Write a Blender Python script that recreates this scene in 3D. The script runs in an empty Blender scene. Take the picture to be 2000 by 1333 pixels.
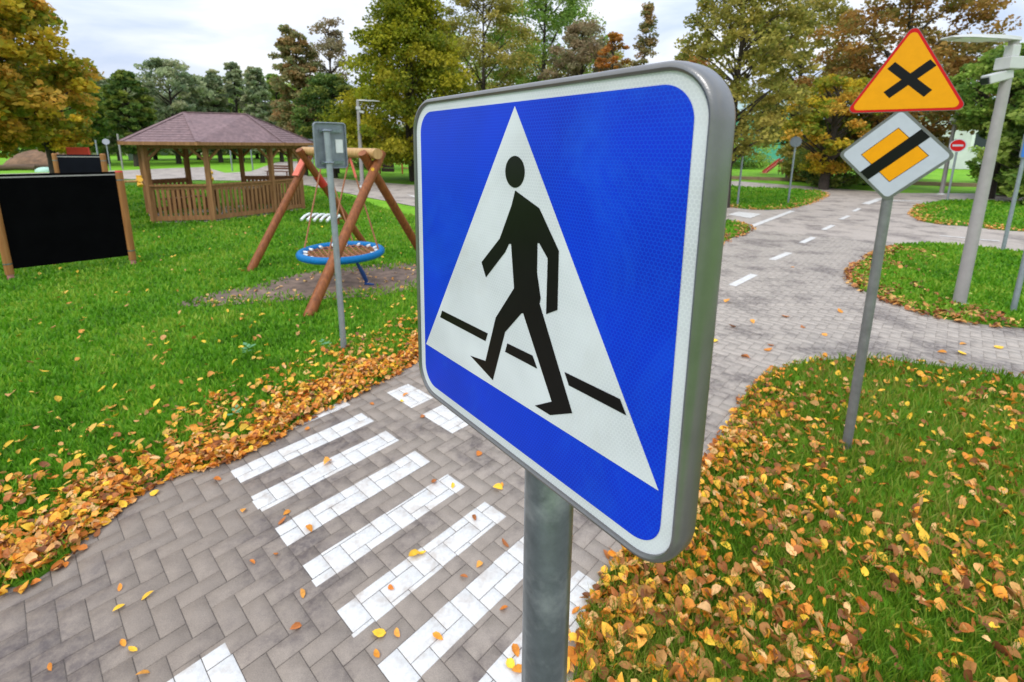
import bpy, math, random
import numpy as np
from mathutils import Vector, Matrix
R=math.radians
random.seed(7); rng=np.random.default_rng(11)
scene=bpy.context.scene; C=scene.collection

# ---------------------------------------------------------------- camera
W,HT=2000.0,1333.0
F,PITCH,ROLL,PX,PY,EYE=932.34,R(11.898),R(-.4834),1000.0,479.2,2.17
cp,sp,cr,sr=math.cos(PITCH),math.sin(PITCH),math.cos(ROLL),math.sin(ROLL)
cam_d=bpy.data.cameras.new('camera'); cam=bpy.data.objects.new('camera',cam_d); C.objects.link(cam)
def wdir(a,b,c):                       # camera axes (x right, y down, z forward) to world
    x=a*cr-b*sr; y=a*sr+b*cr
    return Vector((x, c*cp-y*sp, -(y*cp+c*sp)))
ex,ey,ez=wdir(1,0,0),wdir(0,-1,0),wdir(0,0,-1)
cam.matrix_world=Matrix(((ex.x,ey.x,ez.x,0),(ex.y,ey.y,ez.y,0),(ex.z,ey.z,ez.z,EYE),(0,0,0,1)))
cam_d.sensor_width=36; cam_d.lens=F/W*36; cam_d.shift_y=-(HT/2-PY)/W
cam_d.clip_start=.05; cam_d.clip_end=1500
cam_d.dof.use_dof=True; cam_d.dof.focus_distance=.62; cam_d.dof.aperture_fstop=9.0
scene.camera=cam
# ---------------------------------------------------------------- light
SUN_EL,SUN_AZ=48,215
scene.view_settings.view_transform='Standard'; scene.view_settings.look='None'
scene.view_settings.gamma=1; scene.view_settings.exposure=0.12
world=bpy.data.worlds.new('World'); scene.world=world; world.use_nodes=True
def setup_world():
    nt=world.node_tree; nt.nodes.clear(); N=nt.nodes.new; L=nt.links.new
    out=N('ShaderNodeOutputWorld'); bg=N('ShaderNodeBackground'); L(bg.outputs[0],out.inputs[0])
    sky=N('ShaderNodeTexSky'); sky.sky_type='NISHITA'; sky.sun_disc=False
    sky.sun_elevation=R(SUN_EL); sky.sun_rotation=R(SUN_AZ); sky.air_density=1.2; sky.dust_density=1.5
    tc=N('ShaderNodeTexCoord'); sep=N('ShaderNodeSeparateXYZ'); L(tc.outputs['Generated'],sep.inputs[0])
    def m(op,a,b=None,c=None):
        n=N('ShaderNodeMath'); n.operation=op
        for i,v in enumerate((a,b,c)):
            if v is None: continue
            if isinstance(v,(int,float)): n.inputs[i].default_value=v
            else: L(v,n.inputs[i])
        return n.outputs[0]
    zc=m('MAXIMUM',sep.outputs[2],0.0); den=m('ADD',zc,.22)
    cx=m('DIVIDE',sep.outputs[0],den); cy=m('DIVIDE',sep.outputs[1],den)
    cmb=N('ShaderNodeCombineXYZ'); L(cx,cmb.inputs[0]); L(cy,cmb.inputs[1])
    n1=N('ShaderNodeTexNoise'); n1.inputs['Scale'].default_value=1.35; n1.inputs['Detail'].default_value=7; n1.inputs['Roughness'].default_value=.52
    n1.inputs['Distortion'].default_value=.4
    L(cmb.outputs[0],n1.inputs['Vector'])
    r1=N('ShaderNodeValToRGB'); r1.color_ramp.elements[0].position=.36; r1.color_ramp.elements[0].color=(.56,.66,.86,1)
    r1.color_ramp.elements[1].position=.60; r1.color_ramp.elements[1].color=(.95,.97,1.0,1)
    e=r1.color_ramp.elements.new(.48); e.color=(.75,.82,.965,1)
    L(n1.outputs['Fac'],r1.inputs[0])
    grad=m('ADD',.93,m('MULTIPLY',zc,1.15))       # an overcast sky is brightest overhead
    vm=N('ShaderNodeVectorMath'); vm.operation='SCALE'; L(r1.outputs[0],vm.inputs[0]); L(grad,vm.inputs['Scale'])
    vs=N('ShaderNodeVectorMath'); vs.operation='SCALE'; L(sky.outputs[0],vs.inputs[0]); vs.inputs['Scale'].default_value=.10
    mx=N('ShaderNodeMix'); mx.data_type='RGBA'; mx.inputs[0].default_value=.9
    L(vs.outputs[0],mx.inputs[6]); L(vm.outputs[0],mx.inputs[7]); L(mx.outputs[2],bg.inputs[0]); bg.inputs[1].default_value=1.0
setup_world()
sd=bpy.data.lights.new('sun','SUN'); sun=bpy.data.objects.new('sun',sd); C.objects.link(sun)
sd.energy=1.3; sd.angle=R(14); sd.color=(1,.96,.9)
a=R(SUN_AZ); sdir=Vector((math.sin(a)*math.cos(R(SUN_EL)),math.cos(a)*math.cos(R(SUN_EL)),math.sin(R(SUN_EL))))
sun.rotation_euler=sdir.to_track_quat('Z','Y').to_euler()

# ---------------------------------------------------------------- measuring helpers (true ground points of what the photo shows)
def ray(px,py): return wdir((px-PX)/F,(py-PY)/F,1.0)
def gz(px,py,z=0.0):
    r=ray(px,py); t=(z-EYE)/r.z; return (t*r.x,t*r.y)
def zat(px,py,X,Y):
    r=ray(px,py); t=(X*r.x+Y*r.y)/(r.x**2+r.y**2); return EYE+t*r.z
def far(px,dist,py=283):
    r=ray(px,py); h=math.hypot(r.x,r.y); return (r.x/h*dist,r.y/h*dist)

# ---------------------------------------------------------------- materials
MATS={}
def mat(name,col,rough=.6,metal=0,noise=None,bump=None,spec=.5,attr=False,coords='Object',coat=0,trans=0,dirt_or_glint=None):
    """noise=(scale,amount) value variation; bump=(scale,strength); dirt=(scale,colour,amount)"""
    if name in MATS: return MATS[name]
    m=bpy.data.materials.new(name); m.use_nodes=True; nt=m.node_tree; N=nt.nodes.new; L=nt.links.new
    b=nt.nodes['Principled BSDF']; b.inputs['Roughness'].default_value=rough; b.inputs['Metallic'].default_value=metal
    b.inputs['Specular IOR Level'].default_value=spec; b.inputs['Coat Weight'].default_value=coat
    tc=N('ShaderNodeTexCoord')
    if attr:
        at=N('ShaderNodeAttribute'); at.attribute_name='Col'; src=at.outputs[0]
    else:
        rg=N('ShaderNodeRGB'); rg.outputs[0].default_value=(*col,1); src=rg.outputs[0]
    if noise:
        n=N('ShaderNodeTexNoise'); n.inputs['Scale'].default_value=noise[0]; n.inputs['Detail'].default_value=6; n.inputs['Roughness'].default_value=.65
        L(tc.outputs[coords],n.inputs['Vector'])
        mr=N('ShaderNodeMapRange'); mr.inputs[1].default_value=.3; mr.inputs[2].default_value=.7; mr.inputs[3].default_value=1-noise[1]; mr.inputs[4].default_value=1+noise[1]
        L(n.outputs['Fac'],mr.inputs[0])
        v=N('ShaderNodeVectorMath'); v.operation='SCALE'; L(src,v.inputs[0]); L(mr.outputs[0],v.inputs['Scale']); src=v.outputs[0]
    if dirt_or_glint:
        n=N('ShaderNodeTexNoise'); n.inputs['Scale'].default_value=dirt_or_glint[0]; n.inputs['Detail'].default_value=5; n.inputs['Roughness'].default_value=.6
        L(tc.outputs[coords],n.inputs['Vector'])
        mr=N('ShaderNodeMapRange'); mr.inputs[1].default_value=.5; mr.inputs[2].default_value=.72; mr.inputs[3].default_value=0; mr.inputs[4].default_value=dirt_or_glint[2]
        L(n.outputs['Fac'],mr.inputs[0])
        mx=N('ShaderNodeMix'); mx.data_type='RGBA'; L(mr.outputs[0],mx.inputs[0]); L(src,mx.inputs[6]); mx.inputs[7].default_value=(*dirt_or_glint[1],1); src=mx.outputs[2]
    L(src,b.inputs['Base Color'])
    if bump:
        n=N('ShaderNodeTexNoise'); n.inputs['Scale'].default_value=bump[0]; n.inputs['Detail'].default_value=5
        L(tc.outputs[coords],n.inputs['Vector'])
        bp=N('ShaderNodeBump'); bp.inputs['Strength'].default_value=bump[1]; bp.inputs['Distance'].default_value=.01
        L(n.outputs['Fac'],bp.inputs['Height']); L(bp.outputs[0],b.inputs['Normal'])
    if trans:
        t=N('ShaderNodeBsdfTranslucent'); L(src,t.inputs[0]); ms=N('ShaderNodeMixShader'); ms.inputs[0].default_value=trans
        o=nt.nodes['Material Output']; L(b.outputs[0],ms.inputs[1]); L(t.outputs[0],ms.inputs[2]); L(ms.outputs[0],o.inputs[0])
    MATS[name]=m; return m
def wood_mat(name,c1,c2,scale=6,rough=.55,axis=2,spec=.35):
    if name in MATS: return MATS[name]
    m=bpy.data.materials.new(name); m.use_nodes=True; nt=m.node_tree; N=nt.nodes.new; L=nt.links.new
    b=nt.nodes['Principled BSDF']; b.inputs['Roughness'].default_value=rough; b.inputs['Specular IOR Level'].default_value=spec
    tc=N('ShaderNodeTexCoord'); mp=N('ShaderNodeMapping'); s=[scale*6]*3; s[axis]=scale*.5; mp.inputs['Scale'].default_value=s
    L(tc.outputs['Object'],mp.inputs[0]); n=N('ShaderNodeTexNoise'); n.inputs['Scale'].default_value=1; n.inputs['Detail'].default_value=6; n.inputs['Distortion'].default_value=.5
    L(mp.outputs[0],n.inputs[0]); r=N('ShaderNodeValToRGB'); r.color_ramp.elements[0].position=.3; r.color_ramp.elements[1].position=.7
    r.color_ramp.elements[0].color=(*c1,1); r.color_ramp.elements[1].color=(*c2,1); L(n.outputs[0],r.inputs[0]); L(r.outputs[0],b.inputs['Base Color'])
    bp=N('ShaderNodeBump'); bp.inputs['Strength'].default_value=.25; bp.inputs['Distance'].default_value=.004; L(n.outputs[0],bp.inputs['Height']); L(bp.outputs[0],b.inputs['Normal'])
    MATS[name]=m; return m
def hexsheet(name,col,line,amount,rough=.32,dirt_or_glint=None):
    """reflective sheeting: fine honeycomb seal lines over the colour, in the plate's own metres"""
    m=bpy.data.materials.new(name); m.use_nodes=True; nt=m.node_tree; N=nt.nodes.new; L=nt.links.new
    b=nt.nodes['Principled BSDF']; b.inputs['Roughness'].default_value=rough; b.inputs['Specular IOR Level'].default_value=.22
    tc=N('ShaderNodeTexCoord'); sc=N('ShaderNodeVectorMath'); sc.operation='MULTIPLY'; k=1/.0036
    sc.inputs[1].default_value=(k,k,0); L(tc.outputs['Object'],sc.inputs[0])
    def vm(op,a,bv):
        n=N('ShaderNodeVectorMath'); n.operation=op; L(a,n.inputs[0])
        if isinstance(bv,tuple): n.inputs[1].default_value=bv
        else: L(bv,n.inputs[1])
        return n
    S=(1.0,1.7320508,1.0); Hf=(.5,.8660254,0.0)
    off=vm('ADD',sc.outputs[0],(1000.0,1732.0508,0.0))
    ga=vm('SUBTRACT',vm('MODULO',off.outputs[0],S).outputs[0],Hf); gb=vm('SUBTRACT',vm('MODULO',vm('SUBTRACT',off.outputs[0],Hf).outputs[0],S).outputs[0],Hf)
    def mm(op,a,bv):
        n=N('ShaderNodeMath'); n.operation=op
        for i,v in enumerate((a,bv)):
            if isinstance(v,(int,float)): n.inputs[i].default_value=v
            else: L(v,n.inputs[i])
        return n.outputs[0]
    def hd(g):
        ab=N('ShaderNodeVectorMath'); ab.operation='ABSOLUTE'; L(g.outputs[0],ab.inputs[0])
        dt=vm('DOT_PRODUCT',ab.outputs[0],(.5,.8660254,0.0)); sx=N('ShaderNodeSeparateXYZ'); L(ab.outputs[0],sx.inputs[0])
        return mm('MAXIMUM',dt.outputs['Value'],sx.outputs[0])
    d=mm('MINIMUM',hd(ga),hd(gb))
    mr=N('ShaderNodeMapRange'); mr.interpolation_type='SMOOTHSTEP'; mr.inputs[1].default_value=.38; mr.inputs[2].default_value=.5; mr.inputs[3].default_value=0; mr.inputs[4].default_value=amount
    L(d,mr.inputs[0])
    n=N('ShaderNodeTexNoise'); n.inputs['Scale'].default_value=9; n.inputs['Detail'].default_value=4; L(tc.outputs['Object'],n.inputs[0])
    m2=N('ShaderNodeMapRange'); m2.inputs[1].default_value=.35; m2.inputs[2].default_value=.7; m2.inputs[3].default_value=.90; m2.inputs[4].default_value=1.16; L(n.outputs[0],m2.inputs[0])  # broad noise brightens the colour in places, as painted sheen
    v=N('ShaderNodeVectorMath'); v.operation='SCALE'; v.inputs[0].default_value=col; L(m2.outputs[0],v.inputs['Scale'])
    mx=N('ShaderNodeMix'); mx.data_type='RGBA'; L(mr.outputs[0],mx.inputs[0]); L(v.outputs[0],mx.inputs[6]); mx.inputs[7].default_value=(*line,1)
    n3=N('ShaderNodeTexNoise'); n3.inputs['Scale'].default_value=5; n3.inputs['Detail'].default_value=8; n3.inputs['Roughness'].default_value=.7; n3.inputs['Distortion'].default_value=1.2; L(tc.outputs['Object'],n3.inputs[0])
    m3=N('ShaderNodeMapRange'); m3.inputs[1].default_value=.52; m3.inputs[2].default_value=.72; m3.inputs[3].default_value=0; m3.inputs[4].default_value=.3; L(n3.outputs[0],m3.inputs[0])
    m4=N('ShaderNodeMix'); m4.data_type='RGBA'; L(m3.outputs[0],m4.inputs[0]); L(mx.outputs[2],m4.inputs[6]); m4.inputs[7].default_value=((.01,.13,.72,1) if name.endswith('blue') else (.47,.45,.42,1))
    L(m4.outputs[2],b.inputs['Base Color'])
    bp=N('ShaderNodeBump'); bp.inputs['Strength'].default_value=.12; bp.inputs['Distance'].default_value=.0004; L(mr.outputs[0],bp.inputs['Height']); L(bp.outputs[0],b.inputs['Normal'])
    return m
def lawn_mat(name,ca,cb,cc,scale=3.0):
    m=bpy.data.materials.new(name); m.use_nodes=True; nt=m.node_tree; N=nt.nodes.new; L=nt.links.new
    b=nt.nodes['Principled BSDF']; b.inputs['Roughness'].default_value=.85; b.inputs['Specular IOR Level'].default_value=.15
    tc=N('ShaderNodeTexCoord')
    n=N('ShaderNodeTexNoise'); n.inputs['Scale'].default_value=scale; n.inputs['Detail'].default_value=10; n.inputs['Roughness'].default_value=.75; L(tc.outputs['Object'],n.inputs[0])
    r=N('ShaderNodeValToRGB'); r.color_ramp.elements[0].position=.32; r.color_ramp.elements[1].position=.68
    r.color_ramp.elements[0].color=(*ca,1); r.color_ramp.elements[1].color=(*cc,1); e=r.color_ramp.elements.new(.5); e.color=(*cb,1)
    L(n.outputs[0],r.inputs[0]); L(r.outputs[0],b.inputs['Base Color'])
    n2=N('ShaderNodeTexNoise'); n2.inputs['Scale'].default_value=40; n2.inputs['Detail'].default_value=4; L(tc.outputs['Object'],n2.inputs[0])
    bp=N('ShaderNodeBump'); bp.inputs['Strength'].default_value=.7; bp.inputs['Distance'].default_value=.03; L(n2.outputs[0],bp.inputs['Height']); L(bp.outputs[0],b.inputs['Normal'])
    return m
def paving_mat(name,base,attr):
    m=bpy.data.materials.new(name); m.use_nodes=True; nt=m.node_tree; N=nt.nodes.new; L=nt.links.new
    b=nt.nodes['Principled BSDF']; b.inputs['Specular IOR Level'].default_value=.4
    tc=N('ShaderNodeTexCoord')
    if attr: a=N('ShaderNodeAttribute'); a.attribute_name='Col'; src=a.outputs[0]
    else: a=N('ShaderNodeRGB'); a.outputs[0].default_value=(*base,1); src=a.outputs[0]
    def noise(s,d,lo,hi,o0,o1,rough=.6):
        n=N('ShaderNodeTexNoise'); n.inputs['Scale'].default_value=s; n.inputs['Detail'].default_value=d; n.inputs['Roughness'].default_value=rough; L(tc.outputs['Object'],n.inputs[0])
        r=N('ShaderNodeMapRange'); r.inputs[1].default_value=lo; r.inputs[2].default_value=hi; r.inputs[3].default_value=o0; r.inputs[4].default_value=o1; L(n.outputs[0],r.inputs[0]); return r.outputs[0]
    def scale(s,f):
        v=N('ShaderNodeVectorMath'); v.operation='SCALE'; L(s,v.inputs[0]); L(f,v.inputs['Scale']); return v.outputs[0]
    src=scale(src,noise(220,3,.3,.7,.80,1.18)); src=scale(src,noise(14,6,.3,.7,.88,1.1)); 
    # mossy damp stains
    fa=noise(1.15,9,.49,.60,0,1,.70); fb=noise(24,6,.38,.60,.25,.85,.7); fm=N('ShaderNodeMath'); fm.operation='MULTIPLY'; L(fa,fm.inputs[0]); L(fb,fm.inputs[1]); f=fm.outputs[0]
    mx=N('ShaderNodeMix'); mx.data_type='RGBA'; L(f,mx.inputs[0]); L(src,mx.inputs[6]); mx.inputs[7].default_value=(.095,.075,.072,1); src=mx.outputs[2]
    L(src,b.inputs['Base Color']); L(noise(3,4,.3,.7,.42,.68),b.inputs['Roughness'])
    n=N('ShaderNodeTexNoise'); n.inputs['Scale'].default_value=260; n.inputs['Detail'].default_value=3; L(tc.outputs['Object'],n.inputs[0])
    bp=N('ShaderNodeBump'); bp.inputs['Strength'].default_value=.35; bp.inputs['Distance'].default_value=.002; L(n.outputs[0],bp.inputs['Height']); L(bp.outputs[0],b.inputs['Normal'])
    return m
M=dict(
 galv=mat('galvanized_steel',(.20,.235,.265),.30,.75,noise=(40,.18),bump=(60,.05),dirt_or_glint=(18,(.50,.55,.6),.6)),  # pale mottling stands in for a highlight on the zinc
 post=mat('grey_post_paint',(.20,.20,.20),.45,.35,noise=(14,.2)),
 alu=mat('sign_rim_grey',(.19,.187,.185),.30,.65,noise=(30,.1),bump=(700,.05)),
 back=mat('sign_back_grey',(.22,.25,.28),.5,.4,noise=(12,.2)),
 black=mat('black_film',(.003,.003,.003),.28,0,spec=.22,noise=(20,.3)),
 lampm=mat('lamp_grey_paint',(.36,.335,.325),.5,.15,noise=(8,.08)),
 lampw=mat('lamp_white_paint',(.56,.56,.55),.4,0,noise=(8,.05)),
 dark=mat('dark_glass',(.02,.02,.025),.15),
 yel=mat('sign_yellow',(.80,.33,.0),.45,noise=(20,.05),spec=.2), red=mat('sign_red',(.55,.006,.008),.45,noise=(20,.08),spec=.2),
 whi=mat('sign_white',(.47,.50,.56),.4,noise=(15,.05)),
 board=mat('black_board',(.0025,.0025,.0028),.9,0,noise=(3,.3),spec=.03), slate=mat('slate_board',(.006,.007,.011),.8,noise=(3,.2),spec=.06),
 blueplast=mat('blue_rope_plastic',(.003,.155,.40),.5,spec=.2,noise=(25,.15)), darkblue=mat('blue_strap',(.01,.06,.24),.6),
 rope=mat('brown_rope',(.30,.12,.05),.8,noise=(60,.4)), redp=mat('red_paint',(.55,.035,.02),.5,noise=(10,.15)), redl=mat('light_red_paint',(.75,.16,.10),.5,noise=(9,.25)),
 pink=mat('pink_cap',(.55,.22,.20),.6), yplast=mat('yellow_plastic',(.85,.45,.03),.4,noise=(10,.1)),
 whitep=mat('white_plastic',(.75,.78,.76),.5,noise=(10,.1)),
 blue2=mat('sign_blue_far',(.02,.16,.62),.4,noise=(10,.1)),
 shingle=mat('roof_shingle',(.215,.14,.142),.9,noise=(9,.32),bump=(30,.6),dirt_or_glint=(3,(.13,.09,.10),.5)),
 soil=mat('bare_soil',(.185,.128,.095),.95,noise=(7,.5),bump=(12,1.0),dirt_or_glint=(4,(.07,.055,.05),.7)),
 bark=mat('bark',(.055,.042,.032),.95,noise=(9,.4),bump=(12,.8)),
 paint=mat('road_paint',(.64,.63,.60),.65,0,noise=(45,.13),bump=(240,.3),dirt_or_glint=(9,(.42,.34,.27),.65)),
 leaf=mat('tree_leaf',(.1,.1,.02),.6,attr=True,trans=.45,spec=.2),
 fallen=mat('fallen_leaf',(.5,.2,.04),.55,attr=True,trans=.12,spec=.3,noise=(90,.18)),
 grass=mat('grass_blade',(.06,.2,.01),.5,attr=True,trans=.3,spec=.25),
 leafpad=mat('small_plant',(.12,.32,.13),.5,trans=.2),
 brown=wood_mat('brown_glazed_wood',(.17,.050,.013),(.33,.105,.028),5), logw=wood_mat('pale_log',(.40,.21,.07),(.60,.38,.16),4),
 gz=wood_mat('gazebo_wood',(.22,.10,.035),(.40,.20,.08),4,.7), gzd=wood_mat('gazebo_wood_dark',(.10,.035,.018),(.16,.06,.03),4,.7),
 post2=wood_mat('board_post_wood',(.28,.11,.03),(.42,.19,.06),4), edge=wood_mat('edging_wood',(.20,.13,.08),(.34,.24,.15),3,.8,0),
 panelb=mat('brown_panel',(.09,.05,.045),.7,noise=(6,.3)), wallw=mat('render_white',(.62,.64,.62),.8,noise=(1.2,.1)), wallg=mat('render_green',(.10,.42,.30),.8,noise=(1.2,.1)),
 roofg=mat('roof_grey_green',(.30,.40,.38),.7,noise=(1.5,.15)), window=mat('window_glass',(.05,.06,.07),.1), mint=mat('mint_plastic',(.40,.62,.50),.5,noise=(4,.15)),
 log=wood_mat('log_dark',(.07,.045,.03),(.16,.10,.06),3,.9,0),
)
M['galv2']=mat('galvanized_light',(.30,.34,.37),.45,.45,noise=(12,.15),dirt_or_glint=(20,(.45,.48,.5),.3))
M['hexw']=hexsheet('reflective_white',(.56,.575,.62),(.70,.715,.75),.75)
M['hexb']=hexsheet('reflective_blue',(.0,.026,.52),(.0,.085,.70),.8)
M['lawn']=lawn_mat('lawn_ground',(.03,.06,.008),(.08,.20,.010),(.15,.32,.016))
M['field']=lawn_mat('far_field',(.09,.25,.012),(.17,.39,.02),(.26,.48,.04),.6)
M['paver']=paving_mat('concrete_paver',(.2,.18,.17),True)
M['roadfar']=paving_mat('paving_far',(.44,.38,.325),False)

# ---------------------------------------------------------------- mesh helpers
def npmesh(name,V,tris=None,quads=None,col=None,smooth=False):
    """V (n,3); tris (t,3); quads (q,4); col (n,3) per-vertex"""
    me=bpy.data.meshes.new(name); V=np.asarray(V,np.float32)
    T=np.zeros((0,3),np.int32) if tris is None else np.asarray(tris,np.int32)
    Q=np.zeros((0,4),np.int32) if quads is None else np.asarray(quads,np.int32)
    me.vertices.add(len(V)); me.vertices.foreach_set('co',V.ravel())
    nl=T.size+Q.size; me.loops.add(nl); me.loops.foreach_set('vertex_index',np.concatenate([T.ravel(),Q.ravel()]).astype(np.int32))
    n=len(T)+len(Q); me.polygons.add(n)
    st=np.concatenate([np.arange(len(T))*3,T.size+np.arange(len(Q))*4]).astype(np.int32)
    me.polygons.foreach_set('loop_start',st)
    if smooth: me.polygons.foreach_set('use_smooth',np.ones(n,bool))
    me.update(calc_edges=True)
    if col is not None:
        ca=me.color_attributes.new('Col','FLOAT_COLOR','POINT'); c=np.ones((len(V),4),np.float32); c[:,:3]=col
        ca.data.foreach_set('color',c.ravel())
    return me
def link(name,me,m=None,parent=None,mtx=None):
    o=bpy.data.objects.new(name,me); C.objects.link(o)
    if m is not None: me.materials.append(m)
    if parent is not None: o.parent=parent
    if mtx is not None: o.matrix_basis=mtx
    return o
def tag(o,label=None,cat=None,group=None,kind=None):
    if label: o['label']=label
    if cat: o['category']=cat
    if group: o['group']=group
    if kind: o['kind']=kind
    return o
def thing(name,label,cat,loc,rz=0,group=None):
    o=bpy.data.objects.new(name,None); C.objects.link(o); o.location=loc; o.rotation_euler=(0,0,rz); o.empty_display_size=.1
    return tag(o,label,cat,group)
class MB:
    def __init__(s): s.v=[]; s.f=[]
    def add(s,V,Fs):
        k=len(s.v); s.v+= [tuple(v) for v in V]; s.f+=[tuple(i+k for i in f) for f in Fs]
    def box(s,c,size,rot=None):
        x,y,z=[q/2 for q in size]; V=[Vector((a,b,d)) for a in(-x,x) for b in(-y,y) for d in(-z,z)]
        if rot is not None: V=[rot@v for v in V]
        V=[v+Vector(c) for v in V]
        s.add(V,[(0,1,3,2),(4,6,7,5),(0,4,5,1),(2,3,7,6),(0,2,6,4),(1,5,7,3)])
    def bar(s,p,q,w,h,up=(0,0,1)):
        p,q=Vector(p),Vector(q); d=(q-p); L=d.length; d.normalize(); u=Vector(up); x=d.cross(u)
        if x.length<1e-4: x=d.cross(Vector((1,0,0)))
        x.normalize(); y=x.cross(d); rot=Matrix((x,d,y)).transposed(); s.box((p+q)/2,(w,L,h),rot)
    def tube(s,path,rad,n=12,cap=True,hollow=False):
        P=[Vector(a) for a in path]; rad=[rad]*len(P) if isinstance(rad,(int,float)) else rad
        V=[];Fs=[]; ref=None
        for i,a in enumerate(P):
            d=(P[min(i+1,len(P)-1)]-P[max(i-1,0)]).normalized()
            if ref is None:
                ref=d.cross(Vector((0,0,1)));
                if ref.length<.1: ref=d.cross(Vector((1,0,0)))
            ref=(ref-d*ref.dot(d)).normalized(); y=d.cross(ref)
            for k in range(n):
                t=2*math.pi*k/n; V.append(a+(ref*math.cos(t)+y*math.sin(t))*rad[i])
        for i in range(len(P)-1):
            for k in range(n):
                k2=(k+1)%n; Fs.append((i*n+k,i*n+k2,(i+1)*n+k2,(i+1)*n+k))
        if cap: Fs.append(tuple(range(n))[::-1]); Fs.append(tuple((len(P)-1)*n+k for k in range(n)))
        s.add(V,Fs)
    def lathe(s,prof,c=(0,0,0),n=20):
        V=[];Fs=[]
        for r,z in prof:
            for k in range(n): t=2*math.pi*k/n; V.append((c[0]+r*math.cos(t),c[1]+r*math.sin(t),c[2]+z))
        for i in range(len(prof)-1):
            for k in range(n): k2=(k+1)%n; Fs.append((i*n+k,i*n+k2,(i+1)*n+k2,(i+1)*n+k))
        s.add(V,Fs)
    def prism(s,poly,z0,z1):
        n=len(poly); V=[(x,y,z0) for x,y in poly]+[(x,y,z1) for x,y in poly]
        Fs=[tuple(range(n))[::-1],tuple(range(n,2*n))]+[(i,(i+1)%n,n+(i+1)%n,n+i) for i in range(n)]
        s.add(V,Fs)
    def build(s,name,m,parent=None,smooth=False,bevel=0,mtx=None):
        me=bpy.data.meshes.new(name); me.from_pydata(s.v,[],s.f); me.validate(); me.update()
        o=link(name,me,m,parent,mtx)
        if smooth:
            for p in me.polygons: p.use_smooth=True
            md=o.modifiers.new('e','EDGE_SPLIT'); md.split_angle=R(40)
        if bevel:
            md=o.modifiers.new('b','BEVEL'); md.width=bevel; md.segments=2; md.limit_method='ANGLE'
        return o
def spline(pts,n=8,closed=True):
    P=[np.array(p,float) for p in pts]; out=[]; k=len(P)
    rngi=range(k) if closed else range(k-1)
    for i in rngi:
        p0,p1,p2,p3=(P[(i-1)%k],P[i],P[(i+1)%k],P[(i+2)%k]) if closed else (P[max(i-1,0)],P[i],P[i+1],P[min(i+2,k-1)])
        for j in range(n):
            t=j/n; out.append(.5*((2*p1)+(-p0+p2)*t+(2*p0-5*p1+4*p2-p3)*t*t+(-p0+3*p1-3*p2+p3)*t**3))
    if not closed: out.append(P[-1])
    return [tuple(o) for o in out]
def inside(poly,P):
    poly=np.asarray(poly); x,y=P[:,0],P[:,1]; r=np.zeros(len(P),bool); n=len(poly); j=n-1
    for i in range(n):
        xi,yi=poly[i]; xj,yj=poly[j]
        c=((yi>y)!=(yj>y))&(x<(xj-xi)*(y-yi)/(yj-yi+1e-12)+xi); r^=c; j=i
    return r
def edge_dist(poly,P,closed=True):
    poly=np.asarray(poly); best=np.full(len(P),1e9); n=len(poly)
    for i in range(n if closed else n-1):
        a=poly[i]; b=poly[(i+1)%n]; d=b-a; L=(d@d)+1e-12; t=np.clip(((P-a)@d)/L,0,1); q=a+t[:,None]*d
        best=np.minimum(best,np.hypot(*(P-q).T))
    return best
def sheet(name,poly,z,m,skirt=0,kind='structure',label=None):
    mb=MB(); n=len(poly); V=[(x,y,z) for x,y in poly]; Fs=[tuple(range(n))]
    if skirt: V+=[(x,y,z-skirt) for x,y in poly]; Fs+=[(i,n+i,n+(i+1)%n,(i+1)%n) for i in range(n)]
    import bmesh
    me=bpy.data.meshes.new(name); me.from_pydata(V,[],Fs); bm=bmesh.new(); bm.from_mesh(me)
    bmesh.ops.triangulate(bm,faces=[f for f in bm.faces if len(f.verts)>4]); bmesh.ops.recalc_face_normals(bm,faces=bm.faces)
    up=[f for f in bm.faces if abs(f.normal.z)>.9]
    if up and sum(f.normal.z for f in up)<0: bmesh.ops.reverse_faces(bm,faces=bm.faces)
    bm.to_mesh(me); bm.free(); o=link(name,me,m); tag(o,kind=kind); 
    if label: o['label']=label
    return o

# ================================================================= SETTING
G=lambda l:[gz(*q) for q in l]
gm=MB(); 
rings=[0,30,60,100,160,260,420,700]
V=[(0,0,-.03)];Fs=[]
for r in rings[1:]:
    for k in range(48): t=2*math.pi*k/48; V.append((r*math.cos(t),r*math.sin(t),-.03))
for k in range(48): Fs.append((0,1+k,1+(k+1)%48))
for i in range(len(rings)-2):
    for k in range(48):
        a_=1+i*48; b_=a_+48; k2=(k+1)%48; Fs.append((a_+k,b_+k,b_+k2,a_+k2))
gm.add(V,Fs); tag(gm.build('ground',M['field']),kind='structure')

lawnL=spline(G([(830,690),(790,718),(760,738),(720,757),(680,778),(640,797),(600,818),(570,836),(540,853),(500,872),(450,897),(400,912),(330,930),(260,972),(200,1015),(165,1050),(130,1088),(60,1140),(0,1152),(-150,1200)]),4,False)
lawnL+= [gz(-900,1250),gz(-1500,700),gz(-1200,400),gz(-700,352),gz(-300,346),gz(0,349)]
lawnL+= spline(G([(100,350),(260,352),(360,353),(415,354),(470,355),(540,358),(599,365),(681,384),(744,406),(813,424),(950,437),(1200,438),(1400,432),(1440,436),(1465,446),(1458,455),(1430,465),(1400,478),(1300,515),(1150,570),(1000,620),(900,655)]),3,False)
lawnR=spline(G([(1128,1320),(1132,1240),(1160,1172),(1200,1112),(1250,1062),(1320,990),(1370,930),(1402,880),(1440,810),(1468,762),(1520,725),(1600,708),(1700,703),(1780,712),(1915,728),(2000,744),(2150,775)]),4,False)
lawnR+=[gz(2700,1000),gz(2900,1700),gz(1900,1800),(-.2,.45),(-.25,.75)]
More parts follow.
